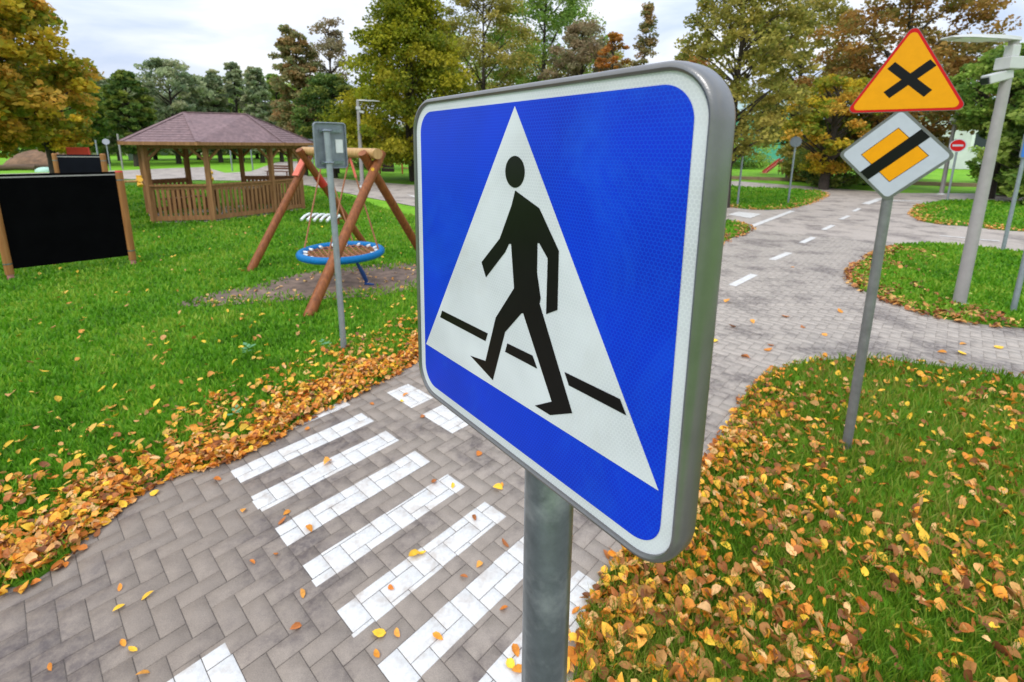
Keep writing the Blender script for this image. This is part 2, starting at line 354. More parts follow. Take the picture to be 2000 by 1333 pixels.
isl1=spline(G([(1802,478),(1879,481),(1951,490),(2010,497),(2200,520),(2500,590),(2300,640),(2100,652),(2000,642),(1888,630),(1825,619),(1757,596),(1700,575),(1668,555),(1668,530),(1700,505),(1740,484)]),5)
isl2=spline(G([(1852,393),(1915,393),(2000,397),(2200,405),(2350,430),(2200,458),(2000,452),(1951,449),(1888,442),(1834,438),(1798,431),(1780,418),(1795,402)]),5)
isl3=spline(G([(1360,360),(1450,366),(1505,368),(1560,371),(1589,373),(1614,379),(1602,389),(1568,402),(1526,409),(1463,409),(1410,403),(1300,396),(1200,375)]),5)
road_poly=[(-7,-2),(-12,1.5)]+[gz(-900,1200)]+[gz(-60,1000),gz(300,850),gz(600,740)]+[gz(820,600),gz(1100,520),gz(1300,450),gz(1200,430),gz(900,420),gz(700,382),gz(600,362),gz(500,353),gz(415,352),gz(260,350),gz(100,348),gz(0,347),gz(-300,344),gz(-300,337),gz(0,340),gz(240,333),gz(330,329),gz(400,326.5),gz(440,338),gz(490,335),gz(520,324),gz(545,316.5),gz(580,315),gz(600,316),gz(592,330),gz(600,344),gz(640,347),gz(700,353),gz(800,361),gz(950,364),gz(1100,362),gz(1250,357),gz(1440,354),gz(1600,366),gz(1750,377),gz(1900,378),gz(2050,386),gz(2400,398),gz(2700,450),gz(2700,650),gz(2700,900),(6,.5),(1.5,-2)]
sheet('road',road_poly,-.006,M['roadfar'])
sheet('joint_sand',[(13.2*math.sin(R(t)),13.2*math.cos(R(t))) for t in range(-88,66,5)][::-1]+[(-1,-1.2),(1,-1.2)],-.0048,mat('joint_sand',(.15,.128,.11),.95,noise=(30,.25)))
thinp=[gz(240,355),gz(300,352.5),gz(395,351),gz(395,352.3),gz(300,354.5),gz(240,357.5)]
sheet('lawn',lawnL,.02,M['lawn'],.05); sheet('lawn',lawnR,.02,M['lawn'],.05)
sheet('lawn',isl1,.02,M['lawn'],.05); sheet('lawn',isl2,.02,M['lawn'],.05); sheet('lawn',isl3,.02,M['lawn'],.05)
sheet('path',thinp,.026,M['roadfar'])
mud=spline(G([(345,598),(420,575),(500,560),(570,540),(640,530),(730,520),(800,517),(860,530),(860,560),(815,566),(760,578),(690,585),(600,590),(500,596),(400,602)]),4)
sheet('bare_soil_patch',mud,.028,M['soil'])

# herringbone pavers, real blocks 20 x 10 cm (u along the stripes, v across them)
AU=np.array([.6775,.7355]); AU/=np.linalg.norm(AU); AV=np.array([AU[1],-AU[0]]); U0,V0=.01,-.006
def uvw(u,v): return AU*u+AV*v
bricks=[]
for i in range(-40,150):
    for j in range(-130,70):
        k=(i-j)%4
        if k==0: bricks.append((i,j,2,1))
        elif k==3: bricks.append((i,j,1,2))
Bk=np.array(bricks,float)
cen=(U0+(Bk[:,0]+Bk[:,2]/2)*.1)[:,None]*AU+(V0+(Bk[:,1]+Bk[:,3]/2)*.1)[:,None]*AV
dist=np.hypot(cen[:,0],cen[:,1]); az=np.degrees(np.arctan2(cen[:,0],cen[:,1]))
keep=inside(road_poly,cen)&(dist<14)&(cen[:,1]>-.6)&(az>-88)&(az<66)
for pl in (lawnL,lawnR,isl1): keep&=~(inside(pl,cen)&(edge_dist(pl,cen)>.16))
Bk=Bk[keep]; cen=cen[keep]; dist=dist[keep]
n=len(Bk); g=.0018; ins=.0022
def brick_arrays(u0,u1,v0,v1,ztop,zlow,ins):
    n=len(u0); V=np.zeros((n,8,3))
    cu=[(u0,v0),(u1,v0),(u1,v1),(u0,v1)]; ci=[(u0+ins,v0+ins),(u1-ins,v0+ins),(u1-ins,v1-ins),(u0+ins,v1-ins)]
    for a_,(u,v) in enumerate(cu): V[:,a_,:2]=u[:,None]*AU+v[:,None]*AV; V[:,a_,2]=zlow
    for a_,(u,v) in enumerate(ci): V[:,4+a_,:2]=u[:,None]*AU+v[:,None]*AV; V[:,4+a_,2]=ztop
    base=np.arange(n)[:,None]*8
    Fq=np.array([(4,7,6,5),(0,4,5,1),(1,5,6,2),(2,6,7,3),(3,7,4,0)])   # AU x AV points down, so wind the other way
    Q=(base[:,None,:]+Fq[None]).reshape(-1,4) if False else (np.arange(n)[:,None,None]*8+Fq[None]).reshape(-1,4)
    return V.reshape(-1,3),Q
g=np.where(np.clip((cen[:,0]+.2*cen[:,1]+1.2)/4.5,0,1)>.55,.0009,.0016); u0=U0+Bk[:,0]*.1+g; u1=U0+(Bk[:,0]+Bk[:,2])*.1-g; v0=V0+Bk[:,1]*.1+g; v1=V0+(Bk[:,1]+Bk[:,3])*.1-g
zt=rng.normal(0,.0005,n)
Vb,Qb=brick_arrays(u0,u1,v0,v1,zt,zt-.0035,ins)
tone=rng.normal(1,.03,n)[:,None]
warm=np.clip((cen[:,0]+.2*cen[:,1]+1.2)/4.5,0,1)[:,None]     # blocks turn paler and beiger rightwards; partly sky sheen put into the colour
bc=(np.array([.245,.200,.160])*(1-warm)+np.array([.385,.335,.285])*warm)*tone
bcol=np.repeat(bc,8,axis=0)
tag(link('block_paving',npmesh('block_paving',Vb,quads=Qb,col=bcol),M['paver']),kind='structure')
def painted(uu0,uu1,vv0,vv1):
    a0=np.maximum(u0,uu0); a1=np.minimum(u1,uu1); b0=np.maximum(v0,vv0); b1=np.minimum(v1,vv1)
    k=(a1-a0>.012)&(b1-b0>.012)
    rag=lambda m_: rng.uniform(-.007,.005,m_)
    m_=k.sum()
    if not m_: return
    a0,a1,b0,b1=a0[k],a1[k],b0[k],b1[k]
    V_,Q_=brick_arrays(a0+np.where(a0<=uu0+1e-6,rag(m_),0),a1+np.where(a1>=uu1-1e-6,rag(m_),0),b0+np.where(b0<=vv0+1e-6,rag(m_)*.6,0),b1+np.where(b1>=vv1-1e-6,rag(m_)*.6,0),zt[k]+.0012,zt[k]-.0018,.003)
    tag(link('road_marking',npmesh('road_marking',V_,quads=Q_),M['paint']),kind='structure')
for a_,b_ in ((-3.67,-3.49),(-3.31,-3.13),(-2.95,-2.769),(-2.583,-2.404),(-2.222,-2.045),(-1.86,-1.677),(-1.511,-1.33),(-1.147,-.964),(-.785,-.605),(-.42,-.24)):
    painted(.803,1.788,a_,b_)
for a_ in ((2.108,2.34,-3.44,-3.07),(2.11,2.33,-2.93,-2.545),(.185,.41,-2.077,-1.70),(.185,.41,-1.57,-1.2)): painted(*a_)
def mark(q,z=.006):
    mb=MB(); mb.prism(G(q),z-.003,z); o=mb.build('road_marking',M['paint']); tag(o,kind='structure')
def dash(p,q,w):
    a_,b_=Vector(gz(*p)).to_2d() if False else Vector((*gz(*p),)),Vector((*gz(*q),)); d=(b_-a_).normalized(); n_=Vector((-d.y,d.x))*w/2
    mb=MB(); mb.prism([tuple(a_+n_),tuple(b_+n_),tuple(b_-n_),tuple(a_-n_)],.002,.006); tag(mb.build('road_marking',M['paint']),kind='structure')
for p_,q_ in (((1430,558.5),(1473,537)),((1508,508),(1541,494.5)),((1566,475),(1589,464)),((1608,449.5),(1627,440.5)),((1642,429),(1658,422)),((1667,413.5),(1679,407.5))): dash(p_,q_,.12)
dash((1690,399),(1722,388),.26)
mark([(1422,419.5),(1442,414),(1487,418.5),(1465,427)])
dash((1467,443),(1548,412.5),.16); dash((1742,392.5),(1800,393),.22); dash((1836,461),(1896,466),.1); dash((1908,468),(1952,471.5),.1); dash((1715,391),(1745,391),.2)
mark([(795,381),(818,384),(818,387),(806,385)])

# ---------------------------------------------------------------- grass
def scatter(poly,n,rmin,rmax,azr=(-62,62),power=0.0,seed=1):
    """points inside poly, density falling as 1/r^2 (even per picture area)"""
    g_=np.random.default_rng(seed); out=[]; tot=0
    while tot<n:
        r=np.exp(g_.uniform(math.log(rmin),math.log(rmax),n*2)); t=np.radians(g_.uniform(*azr,n*2))
        P=np.c_[r*np.sin(t),r*np.cos(t)]; P=P[inside(poly,P)]; out.append(P); tot+=len(P)
        if len(P)==0: break
    return np.concatenate(out)[:n]
def blades(name,P,h0,w0,seed,zb=.018,label='short green grass of the lawn',pal=None,lean=.6):
    g_=np.random.default_rng(seed); n=len(P); r=np.hypot(P[:,0],P[:,1])
    h=h0*g_.uniform(.5,1.25,n)*(1+.03*r); w=w0*np.maximum(r/1.6,.7)**.85*g_.uniform(.7,1.3,n)
    a=g_.uniform(0,2*math.pi,n); d=np.c_[np.cos(a),np.sin(a)]; b=g_.uniform(0,2*math.pi,n); s=np.c_[-np.sin(b),np.cos(b)]
    ln=g_.uniform(.1,lean,n)*h*1.3
    V=np.zeros((n,5,3))
    V[:,0,:2]=P-s*w[:,None]/2; V[:,1,:2]=P+s*w[:,None]/2
    m_=P+d*(ln*.35)[:,None]; V[:,2,:2]=m_-s*w[:,None]*.4; V[:,3,:2]=m_+s*w[:,None]*.4
    V[:,4,:2]=P+d*ln[:,None]
    V[:,:2,2]=zb; V[:,2:4,2]=(zb+h*.6)[:,None]; V[:,4,2]=zb+h
    B_=np.arange(n)[:,None,None]*5
    T=(B_+np.array([(0,1,3),(0,3,2),(2,3,4)])[None]).reshape(-1,3)
    pal=np.array(pal if pal is not None else [(.03,.09,.006),(.075,.23,.009),(.14,.37,.014),(.28,.44,.035),(.42,.48,.08)])
    patch=.5+.28*np.sin(P[:,0]*2.1+1.3*np.sin(P[:,1]*1.7))*np.sin(P[:,1]*1.3+P[:,0]*.6)+.24*np.sin(P[:,0]*6.3+2*np.sin(P[:,1]*4.1))*np.sin(P[:,1]*5.7+1.5*np.sin(P[:,0]*3.3))
    k=np.clip((g_.uniform(0,1,n)*.5+patch*.5)*(len(pal)-1),0,len(pal)-1.001); i=k.astype(int); f=(k-i)[:,None]
    c=pal[i]*(1-f)+pal[i+1]*f
    o=link(name,npmesh(name,V.reshape(-1,3),T,col=np.repeat(c,5,0)),M['grass']); return tag(o,label,'grass',kind='stuff')
mudm=lambda P: ~(inside(mud,P)&(edge_dist(mud,P)>np.abs(np.random.default_rng(2).normal(.0,.16,len(P)))+.10*(1+np.sin(P[:,0]*5)*np.sin(P[:,1]*4))))
P=scatter(lawnL,125000,2.2,30,(-84,32),seed=3); P=P[mudm(P)]
blades('grass',P,.05,.0055,5,label='bright green grass of the playground lawn round the swing and gazebo')
P=scatter(lawnR,70000,.8,9,(0,62),seed=4); blades('grass',P,.068,.0042,6,label='green grass of the leaf strewn lawn under the warning sign',pal=[(.035,.08,.006),(.09,.19,.010),(.15,.29,.015),(.27,.30,.04),(.32,.26,.07)])
P=scatter(isl1,22000,5,16,(20,62),seed=8); blades('grass',P,.05,.006,7,label='green grass of the verge round the tall lamp post')
P=scatter(isl2,7000,9,30,(20,62),seed=9); blades('grass',P,.05,.006,8,label='green grass of the far verge behind the lamp post')
P=scatter(isl3,8000,9,30,(0,50),seed=10); blades('grass',P,.05,.006,9,label='green grass of the verge with two thin grey posts')

# ---------------------------------------------------------------- fallen leaves
LP=[(.78,.30,.03),(.82,.36,.06),(.58,.18,.025),(.70,.25,.03),(.90,.52,.04),(.42,.14,.035),(.86,.50,.20),(.24,.085,.03),(.86,.42,.04),(.74,.38,.12)]
def leaf_proto():
    xs=[.2,.5,.8]; ws=[.30,.37,.22]; V=[(-.5,0,0)]+[(x-.5,0,.0) for x in xs]+[(.5,0,0)]+[(x-.5,w,0) for x,w in zip(xs,ws)]+[(x-.5,-w,0) for x,w in zip(xs,ws)]
    T=[(0,1,5),(1,6,5),(1,2,6),(2,7,6),(2,3,7),(3,4,7),(0,8,1),(1,8,9),(1,9,2),(2,9,10),(2,10,3),(3,10,4)]
    return np.array(V,float),np.array(T)
LV,LT=leaf_proto()
def leaf_mesh(P,z,size,seed,tilt=.35,pal=LP):
    g_=np.random.default_rng(seed); n=len(P); V=np.repeat(LV[None],n,0).copy()
    V[:,:,1]*=g_.uniform(.5,1.12,n)[:,None]
    fold=g_.uniform(.1,.9,n)[:,None]; curl=g_.uniform(-1.0,1.3,n)[:,None]
    V[:,:,2]=np.abs(V[:,:,1])*fold+curl*(V[:,:,0]**2)*.7
    V[:,:,1]+=g_.uniform(-.5,.5,n)[:,None]*V[:,:,0]**2
    V*=size[:,None,None]
    ax,ay,az_=g_.normal(0,tilt,n),g_.normal(0,tilt,n),g_.uniform(0,2*math.pi,n)
    def rot(V,a,i,j):
        c,s=np.cos(a)[:,None],np.sin(a)[:,None]; x,y=V[:,:,i].copy(),V[:,:,j].copy(); V[:,:,i]=c*x-s*y; V[:,:,j]=s*x+c*y
    rot(V,ax,1,2); rot(V,ay,0,2); rot(V,az_,0,1)
    V[:,:,2]-=V[:,:,2].min(1)[:,None]*.8
    V[:,:,0]+=P[:,0:1]; V[:,:,1]+=P[:,1:2]; V[:,:,2]+=np.asarray(z).reshape(-1,1)
    pal=np.array(pal); c=pal[g_.integers(0,len(pal),n)]*g_.uniform(.75,1.2,n)[:,None]
    cc=np.repeat(c[:,None],11,1)*g_.uniform(.85,1.15,(n,11,1))
    T=(np.arange(n)[:,None,None]*11+LT[None]).reshape(-1,3)
    return V.reshape(-1,3),T,cc.reshape(-1,3)
def litter(P,z,s0,s1,seed,label,tilt=.4,pal=LP):
    g_=np.random.default_rng(seed+99); V,T,c=leaf_mesh(P,z,g_.uniform(s0,s1,len(P)),seed,tilt,pal)
    return tag(link('leaf_litter',npmesh('leaf_litter',V,T,col=np.clip(c,0,1),smooth=False),M['fallen']),label,'fallen leaves',kind='stuff')
g_=np.random.default_rng(21)
def strip(edge,n,inner,outer,seed,patchy=True):
    """leaves banked along an edge: signed offset from the edge line, + = onto the lawn"""
    E=np.array(edge); seg=np.diff(E,axis=0); L=np.hypot(*seg.T); cum=np.r_[0,np.cumsum(L)]; q=np.random.default_rng(seed)
    s=q.uniform(0,cum[-1],n); i=np.clip(np.searchsorted(cum,s)-1,0,len(L)-1); f=((s-cum[i])/L[i])[:,None]
    p=E[i]+seg[i]*f; nn_=np.c_[-seg[i,1],seg[i,0]]/L[i][:,None]
    wob=.75+.3*np.sin(s*3.1+1)+.22*np.sin(s*7.3)
    off=np.where(q.uniform(0,1,n)<.82, -outer+ (inner+outer)*q.beta(1.25,1.7,n)*wob, q.uniform(-outer*1.4,inner*1.7,n))
    return p+nn_*off[:,None],off
eL=[gz(*q) for q in [(1000,620),(900,655),(830,690),(790,718),(760,738),(720,757),(680,778),(640,797),(600,818),(570,836),(540,853),(500,872),(450,897),(400,912),(330,930),(260,972),(200,1015),(165,1050),(130,1088),(60,1140),(0,1152),(-150,1200),(-500,1230),(-900,1250)]]
eL=spline(eL,3,False); E=np.array(eL); 
P,off=strip(eL[::-1],7600,.56,.05,31)
if not inside(lawnL,P).mean()>.5: P,off=strip(eL,7600,.56,.05,31)
zz=np.where(inside(lawnL,P),.03,.004)+g_.uniform(0,.035,len(P))*np.where(inside(lawnL,P),1,.35)
litter(P,zz,.034,.068,32,'bank of orange and brown fallen leaves along the playground lawn edge',.42)
P=scatter(lawnL,3400,2.4,16,(-62,20),seed=33); d=edge_dist(eL,P,False); k=g_.uniform(0,1,len(P))<np.clip(1.0-d/2.2,.24,1); P=P[k]
litter(P,.04+g_.uniform(0,.02,len(P)),.034,.078,34,'scattered yellow fallen leaves on the playground lawn',.4,[(.75,.45,.08),(.8,.5,.04),(.66,.33,.12),(.62,.27,.05)])
P=scatter(mud,90,4,12,(-62,20),seed=35); litter(P,.03+0*P[:,0],.05,.08,36,'fallen leaves on the bare soil under the swing',.3,[(.75,.45,.2),(.62,.3,.08),(.8,.5,.12)])
P=np.concatenate([scatter(lawnR,5200,.85,6.2,(0,62),seed=41),scatter(lawnR,5200,1.9,6.5,(0,62),seed=141)]); d=edge_dist(lawnR,P); pat=.5+.5*np.sin(P[:,0]*3.7+2*np.sin(P[:,1]*2.9)); k=g_.uniform(0,1,len(P))<.20+.40*pat; P=P[k]
litter(P,.034+g_.uniform(0,.035,len(P)),.032,.074,42,'yellow and brown fallen leaves strewn over the grass under the warning sign',.6,LP+[(.30,.115,.03),(.46,.20,.05),(.62,.34,.10),(.84,.50,.04),(.36,.16,.04)])
eR=spline(G([(1128,1320),(1132,1240),(1160,1172),(1200,1112),(1250,1062),(1320,990),(1370,930),(1402,880),(1440,810),(1468,762),(1520,725),(1600,708),(1700,703)]),3,False)
P,off=strip(eR[::-1],1300,.30,.05,43)
if not inside(lawnR,P).mean()>.5: P,off=strip(eR,1300,.30,.05,43)
dd=np.hypot(*P.T); P=P[dd<4.6+g_.uniform(-1,1,len(P))]
litter(P,np.where(inside(lawnR,P),.03,.004)+g_.uniform(0,.035,len(P))*.7,.045,.075,44,'bank of orange fallen leaves along the curved edge of the right lawn',.45)
def edge_band(px,n,inner,outer,seed,label,poly,pal=LP):
    e=spline(G(px),4,False); P,off=strip(e,n,inner,outer,seed)
    if not inside(poly,P).mean()>.5: P,off=strip(e[::-1],n,inner,outer,seed)
    litter(P,np.where(inside(poly,P),.035,.004)+g_.uniform(0,.02,len(P)),.06,.1,seed+1,label,.4,pal)
BR=[(.45,.16,.05),(.34,.12,.04),(.62,.30,.08),(.7,.4,.12),(.22,.09,.045)]
edge_band([(1740,484),(1700,505),(1668,530),(1668,555),(1700,575),(1757,596),(1825,619),(1888,630),(2000,642)],900,.55,.12,51,'brown fallen leaves along the near edge of the verge with the lamp post',isl1,BR)
edge_band([(1795,402),(1780,418),(1798,431),(1834,438),(1888,442),(1951,449),(2000,452)],500,.5,.1,53,'orange fallen leaves edging the far verge',isl2,[(.7,.35,.08),(.6,.25,.06),(.75,.45,.15)])
edge_band([(1400,402),(1463,409),(1526,409),(1568,402),(1602,389),(1614,379),(1589,373)],500,.5,.15,55,'orange fallen leaves edging the verge with two thin posts',isl3,[(.7,.35,.08),(.6,.25,.06),(.75,.45,.15)])
edge_band([(1440,436),(1465,446),(1458,455),(1430,465),(1400,478),(1340,500)],350,.45,.12,57,'brown and orange leaves round the tip of the playground lawn',lawnL,BR)
P=scatter(isl1,70,6,12,(20,62),seed=59); litter(P,.05+0*P[:,0],.06,.1,60,'a few yellow leaves on the verge round the lamp post',.3,[(.75,.5,.08),(.5,.5,.1)])

lspots=[(475,1000),(560,1003),(552,1020),(235,1150),(288,1167),(233,1190),(240,1260),(258,1272),(100,1305),(280,1320),(540,1085),(492,1100),(578,1227),(740,1240),(775,1240),(735,1280),(855,1247),(808,1088),(848,943),(885,950),(973,955),(980,950),(926,1014),(825,1084),(763,1150),(937,1105),(905,1130),(985,1065),(985,1192),(203,1013),(190,1045),(424,940),(303,965),(600,840),(826,815),(785,785),(792,773),(727,790),(1000,890),(935,888),(1005,1275),(998,1300),(1012,1310),(1185,1085),(1208,1088),(1110,1050),(1125,1195),(1395,668),(1500,685),(1505,676),(1535,620),(1568,640),(1880,673),(1878,692),(1548,523),(1640,610),(1610,655),(605,1035),(592,1160),(1470,630),(1420,590),(1840,690),(1950,680),(1455,700),(1260,900),(1430,640),(1700,620),(640,905),(1350,860),(1380,760)]
ORD='first second third fourth fifth sixth seventh eighth ninth'.split()
def leaf_label(x,y,cw):
    p=np.array([x,y]); u,v=p@AU,p@AV; lst=[(-3.31,-3.13),(-2.95,-2.769),(-2.583,-2.404),(-2.222,-2.045),(-1.86,-1.677),(-1.511,-1.33),(-1.147,-.964),(-.785,-.605)]
    if .8<u<1.79 and v<-.6:
        for k,(a,b) in enumerate(lst):
            e='left end' if u<1.1 else 'right end' if u>1.5 else 'middle'
            if a<=v<=b: return f'{cw} fallen leaf on the {e} of the {ORD[k]} stripe from the leaf bank'
            if v<a: return f'{cw} leaf on grey blocks just before the {e} of the {ORD[k]} stripe'
    if y>4.6 or x>1.0: return f'{cw} fallen leaf on the wide road '+('beyond the diamond sign pole' if x>3.5 and y<6.5 else 'near the dashed line' if y>5.5 else 'close to the large blue sign')
    if u>=1.79: return f'{cw} leaf on the paving beyond the right ends of the stripes'+(', near the lawn' if v<-2.4 else '')
    return f'{cw} leaf on the grey paving '+('near the bottom left corner' if v<-1.95 and u<.1 else 'left of the corner white block' if v<-1.95 and u<.35 else 'just off the left ends of the stripes' if u>.5 else 'beside the corner white block')
for i,q in enumerate(lspots):
    x,y=gz(*q); big=y<4.5
    V_,T_,c_=leaf_mesh(np.array([[0.,0.]]),np.array([0.]),np.array([random.uniform(.04,.068) if big else random.uniform(.07,.11)]),1000+i,.22,LP[:6])
    o=link('fallen_leaf',npmesh('fallen_leaf',V_,T_,col=np.clip(c_,0,1)),M['fallen']); o.location=(x,y,.004)
    cw='yellow tan orange brown'.split()[int(np.argsort(np.argsort([-c_[:,1].mean(),-.40,-.30,-.20]))[0])] ; tag(o,leaf_label(x,y,cw),'leaf','loose leaves on the paving')
# small broad-leaved weeds
def weed(px,py,s,label):
    x,y=gz(px,py); mb=MB()
    for k in range(9):
        a_=k*2.4; r0=s*random.uniform(.3,1); c=Vector((math.cos(a_)*r0,math.sin(a_)*r0,.07+random.uniform(0,.05))); d=Vector((math.cos(a_),math.sin(a_),.25)); t=Vector((-d.y,d.x,0)); w=s*.35
        mb.add([c-d*w,c+t*w*.7,c+d*w,c-t*w*.7],[(0,1,2,3)])
    o=mb.build('weed',M['leafpad']); o.location=(x,y,.02); tag(o,label,'weed')
weed(486,700,.09,'pale green leafy weed in the lawn left of the grey sign pole'); weed(636,690,.07,'small pale green weed beside the foot of the grey sign pole'); weed(462,830,.06,'pale green leaf rosette at the edge of the leaf bank')

# ================================================================= MAIN SIGN
def rrect(x0,x1,y0,y1,r,n=8):
    P=[]
    for cx,cy,a0 in ((x1-r,y1-r,0),(x0+r,y1-r,90),(x0+r,y0+r,180),(x1-r,y0+r,270)):
        for k in range(n+1): t=R(a0+90*k/n); P.append((cx+r*math.cos(t),cy+r*math.sin(t)))
    return P
def plate_matrix(origin,h,nrm):            # x along the plate, y up, z towards the viewer
    z=-Vector(nrm).normalized(); x=Vector(h); x=(x-z*x.dot(z)).normalized(); y=z.cross(x)
    return Matrix(((x.x,y.x,z.x,origin[0]),(x.y,y.y,z.y,origin[1]),(x.z,y.z,z.z,origin[2]),(0,0,0,1)))
root=thing('crossing_sign','large blue crossing sign with a black walking figure in a white triangle','road sign',(.0475,.5036,0))
mb=MB(); mb.tube([(0,0,-.03),(0,0,1.1),(0,0,2.19)],.030,32); post=mb.build('post',M['galv'],root,smooth=True)
PM=Matrix.Translation((-.0475,-.5036,0))@plate_matrix((-.1192,.6371,2.209),(.63193,-.77495,.01057),(.775,.63176,-.01607))
x0,x1,y0,y1=-.0118,.3965,-.3815,.0092
mb=MB(); mb.prism(rrect(x0,x1,y0,y1,.036,12),-.004,0); plate=mb.build('sign_panel',M['hexw'],root,mtx=PM)
mb=MB(); mb.prism(rrect(0,.3855,-.371,0,.027,12),.0002,.0006); mb.build('blue_field',M['hexb'],plate)
mb=MB(); mb.prism([(.0038,-.3143),(.3815,-.3143),(.1924,-.0041)],.0008,.0011); mb.build('white_triangle',M['hexw'],plate)
fig=[(.1956,.0865),(.2322,.101),(.2603,.1379),(.2611,.1949),(.2458,.2033),(.2458,.1477),(.2335,.1349),(.2307,.1348),(.2311,.1644),(.2374,.1896),(.236,.1953),(.2853,.2906),(.2559,.3063),(.2329,.3062),(.2574,.2909),(.2114,.2116),(.2083,.2131),(.1818,.2416),(.1602,.3067),(.1147,.2928),(.1458,.2884),(.1649,.2298),(.1962,.1885),(.1902,.1422),(.1866,.1427),(.1805,.1524),(.146,.1874),(.1375,.1715),(.1709,.1393),(.19,.1023)]
mb=MB(); mb.prism([(x,-y) for x,y in fig][::-1],.0013,.0016); mb.prism([(.1944+.0152*math.cos(2*math.pi*k/40),-.0679+.0158*math.sin(2*math.pi*k/40)) for k in range(40)],.0013,.0016); mb.build('walking_figure',M['black'],plate)
for d in ([(.0492,.253),(.1499,.2531),(.1455,.2638),(.044,.2635)],[(.1861,.2533),(.2275,.2529),(.2348,.2644),(.1823,.2643)],[(.2734,.2534),(.3391,.2528),(.3464,.2644),(.2796,.2645)]):
    mb=MB(); mb.prism([(x,-y) for x,y in d][::-1],.0013,.0016); mb.build('road_line',M['black'],plate)
# doubled rim: lip, rounded roll, flat flange
prof=[(0,0),(.0005,.0022),(.0022,.0034),(.0044,.0030),(.0062,.0010),(.0072,-.0025),(.0076,-.007),(.0076,-.019),(.0066,-.0225),(.0045,-.024),(-.012,-.024),(-.012,-.022),(.003,-.022),(.003,-.006)]
mb=MB(); n12=12; V=[];Fs=[]
for o_,z_ in prof: V+=[(x,y,z_) for x,y in rrect(x0-o_,x1+o_,y0-o_,y1+o_,.036+o_,n12)]
m_=4*(n12+1)
for i in range(len(prof)-1):
    for k in range(m_): k2=(k+1)%m_; Fs.append((i*m_+k,(i+1)*m_+k,(i+1)*m_+k2,i*m_+k2))
mb.add(V,Fs); mb.build('rim',M['alu'],root,smooth=True,mtx=PM)
for zz_ in (-.1,-.28): mb=MB(); mb.box((.192,zz_,-.014),(.26,.03,.014)); mb.box((.2,zz_,-.052),(.09,.028,.07)); mb.build('bracket',M['galv'],root,mtx=PM)

# ================================================================= WARNING + PRIORITY SIGN POLE
X,Y=gz(1652,880); yw=R(-37.5)
root=thing('road_sign_pole','grey pole with a yellow crossroads triangle above a white and yellow diamond','road sign',(X,Y,0),yw)
mb=MB(); mb.tube([(0,0,-.03),(-.005,0,1.4),(-.012,0,2.75)],.030,20); mb.build('post',M['post'],root,smooth=True)
def rpoly(P,r,n=6):
    out=[];k=len(P)
    for i in range(k):
        a_,b_,c_=Vector(P[i-1]),Vector(P[i]),Vector(P[(i+1)%k]); u=(a_-b_).normalized(); v=(c_-b_).normalized(); ang=u.angle(v); t=r/math.tan(ang/2)
        c=b_+(u+v).normalized()*r/math.sin(ang/2); s=b_+u*t; e=b_+v*t; a0=math.atan2(s.y-c.y,s.x-c.x); a1=math.atan2(e.y-c.y,e.x-c.x); d=(a1-a0+math.pi)%(2*math.pi)-math.pi
        for j in range(n+1): out.append((c.x+r*math.cos(a0+d*j/n),c.y+r*math.sin(a0+d*j/n)))
    return out
def scalep(P,cx,cy,s): return [(cx+(x-cx)*s,cy+(y-cy)*s) for x,y in P]
FM=lambda y:Matrix(((1,0,0,0),(0,0,-1,y),(0,1,0,0),(0,0,0,1)))   # local plane xy -> xz standing, facing -y
T0=[(-.305,2.39),(.295,2.391),(-.018,2.911)]; cx,cy=-.009,2.564
mb=MB(); mb.prism(rpoly(T0,.03),-.022,-.001); tri=mb.build('warning_plate',M['alu'],root,mtx=FM(-.035))
mb=MB(); mb.prism(rpoly(scalep(T0,cx,cy,.985),.028),.0,.001); mb.build('red_border',M['red'],tri)
mb=MB(); mb.prism(rpoly(scalep(T0,cx,cy,.905),.024),.0013,.002); mb.build('yellow_field',M['yel'],tri)
mb=MB(); cc=Vector((-.001,2.583)); pts=[]
dirs=[Vector((.100,.089)),Vector((-.100,.089)),Vector((-.100,-.089)),Vector((.100,-.089))]; w=.0255
for i,d in enumerate(dirs):
    L_=d.length; u=d.normalized(); nrm=Vector((-u.y,u.x)); nx=dirs[(i+1)%4].normalized()
    pts+= [cc+u*L_-nrm*w, cc+u*L_+nrm*w]
    m2=(u+nx).normalized(); ang=u.angle(nx)/2; pts.append(cc+m2*(w/math.sin(ang)))
mb.prism([tuple(p) for p in pts],.0022,.003); mb.build('crossroads_symbol',M['black'],tri)
c0=(-.013,2.124)
def dia(s): return [(c0[0],c0[1]-s),(c0[0]+s,c0[1]),(c0[0],c0[1]+s),(c0[0]-s,c0[1])]
mb=MB(); mb.prism(rpoly(dia(.296),.03),-.022,-.001); pr=mb.build('priority_plate',M['alu'],root,mtx=FM(-.035))
mb=MB(); mb.prism(rpoly(dia(.273),.024),0,.001); mb.build('white_field',M['whi'],pr)
mb=MB(); mb.prism(dia(.166),.0013,.002); mb.build('yellow_square',M['yel'],pr)
mb=MB(); mb.prism(dia(.171),.0010,.00125); mb.build('square_outline',M['black'],pr)
q=.7071; mb=MB(); hl,hw=.1925,.034
mb.prism([(c0[0]+(a_*hl-b_*hw)*q,c0[1]+(a_*hl+b_*hw)*q) for a_,b_ in ((-1,-1),(1,-1),(1,1),(-1,1))],.0022,.003); mb.build('black_bar',M['black'],pr)
for zz_ in (2.02,2.24,2.45,2.62): mb=MB(); mb.box((-.01,0,zz_),(.1,.07,.03)); mb.build('bracket',M['galv'],root)

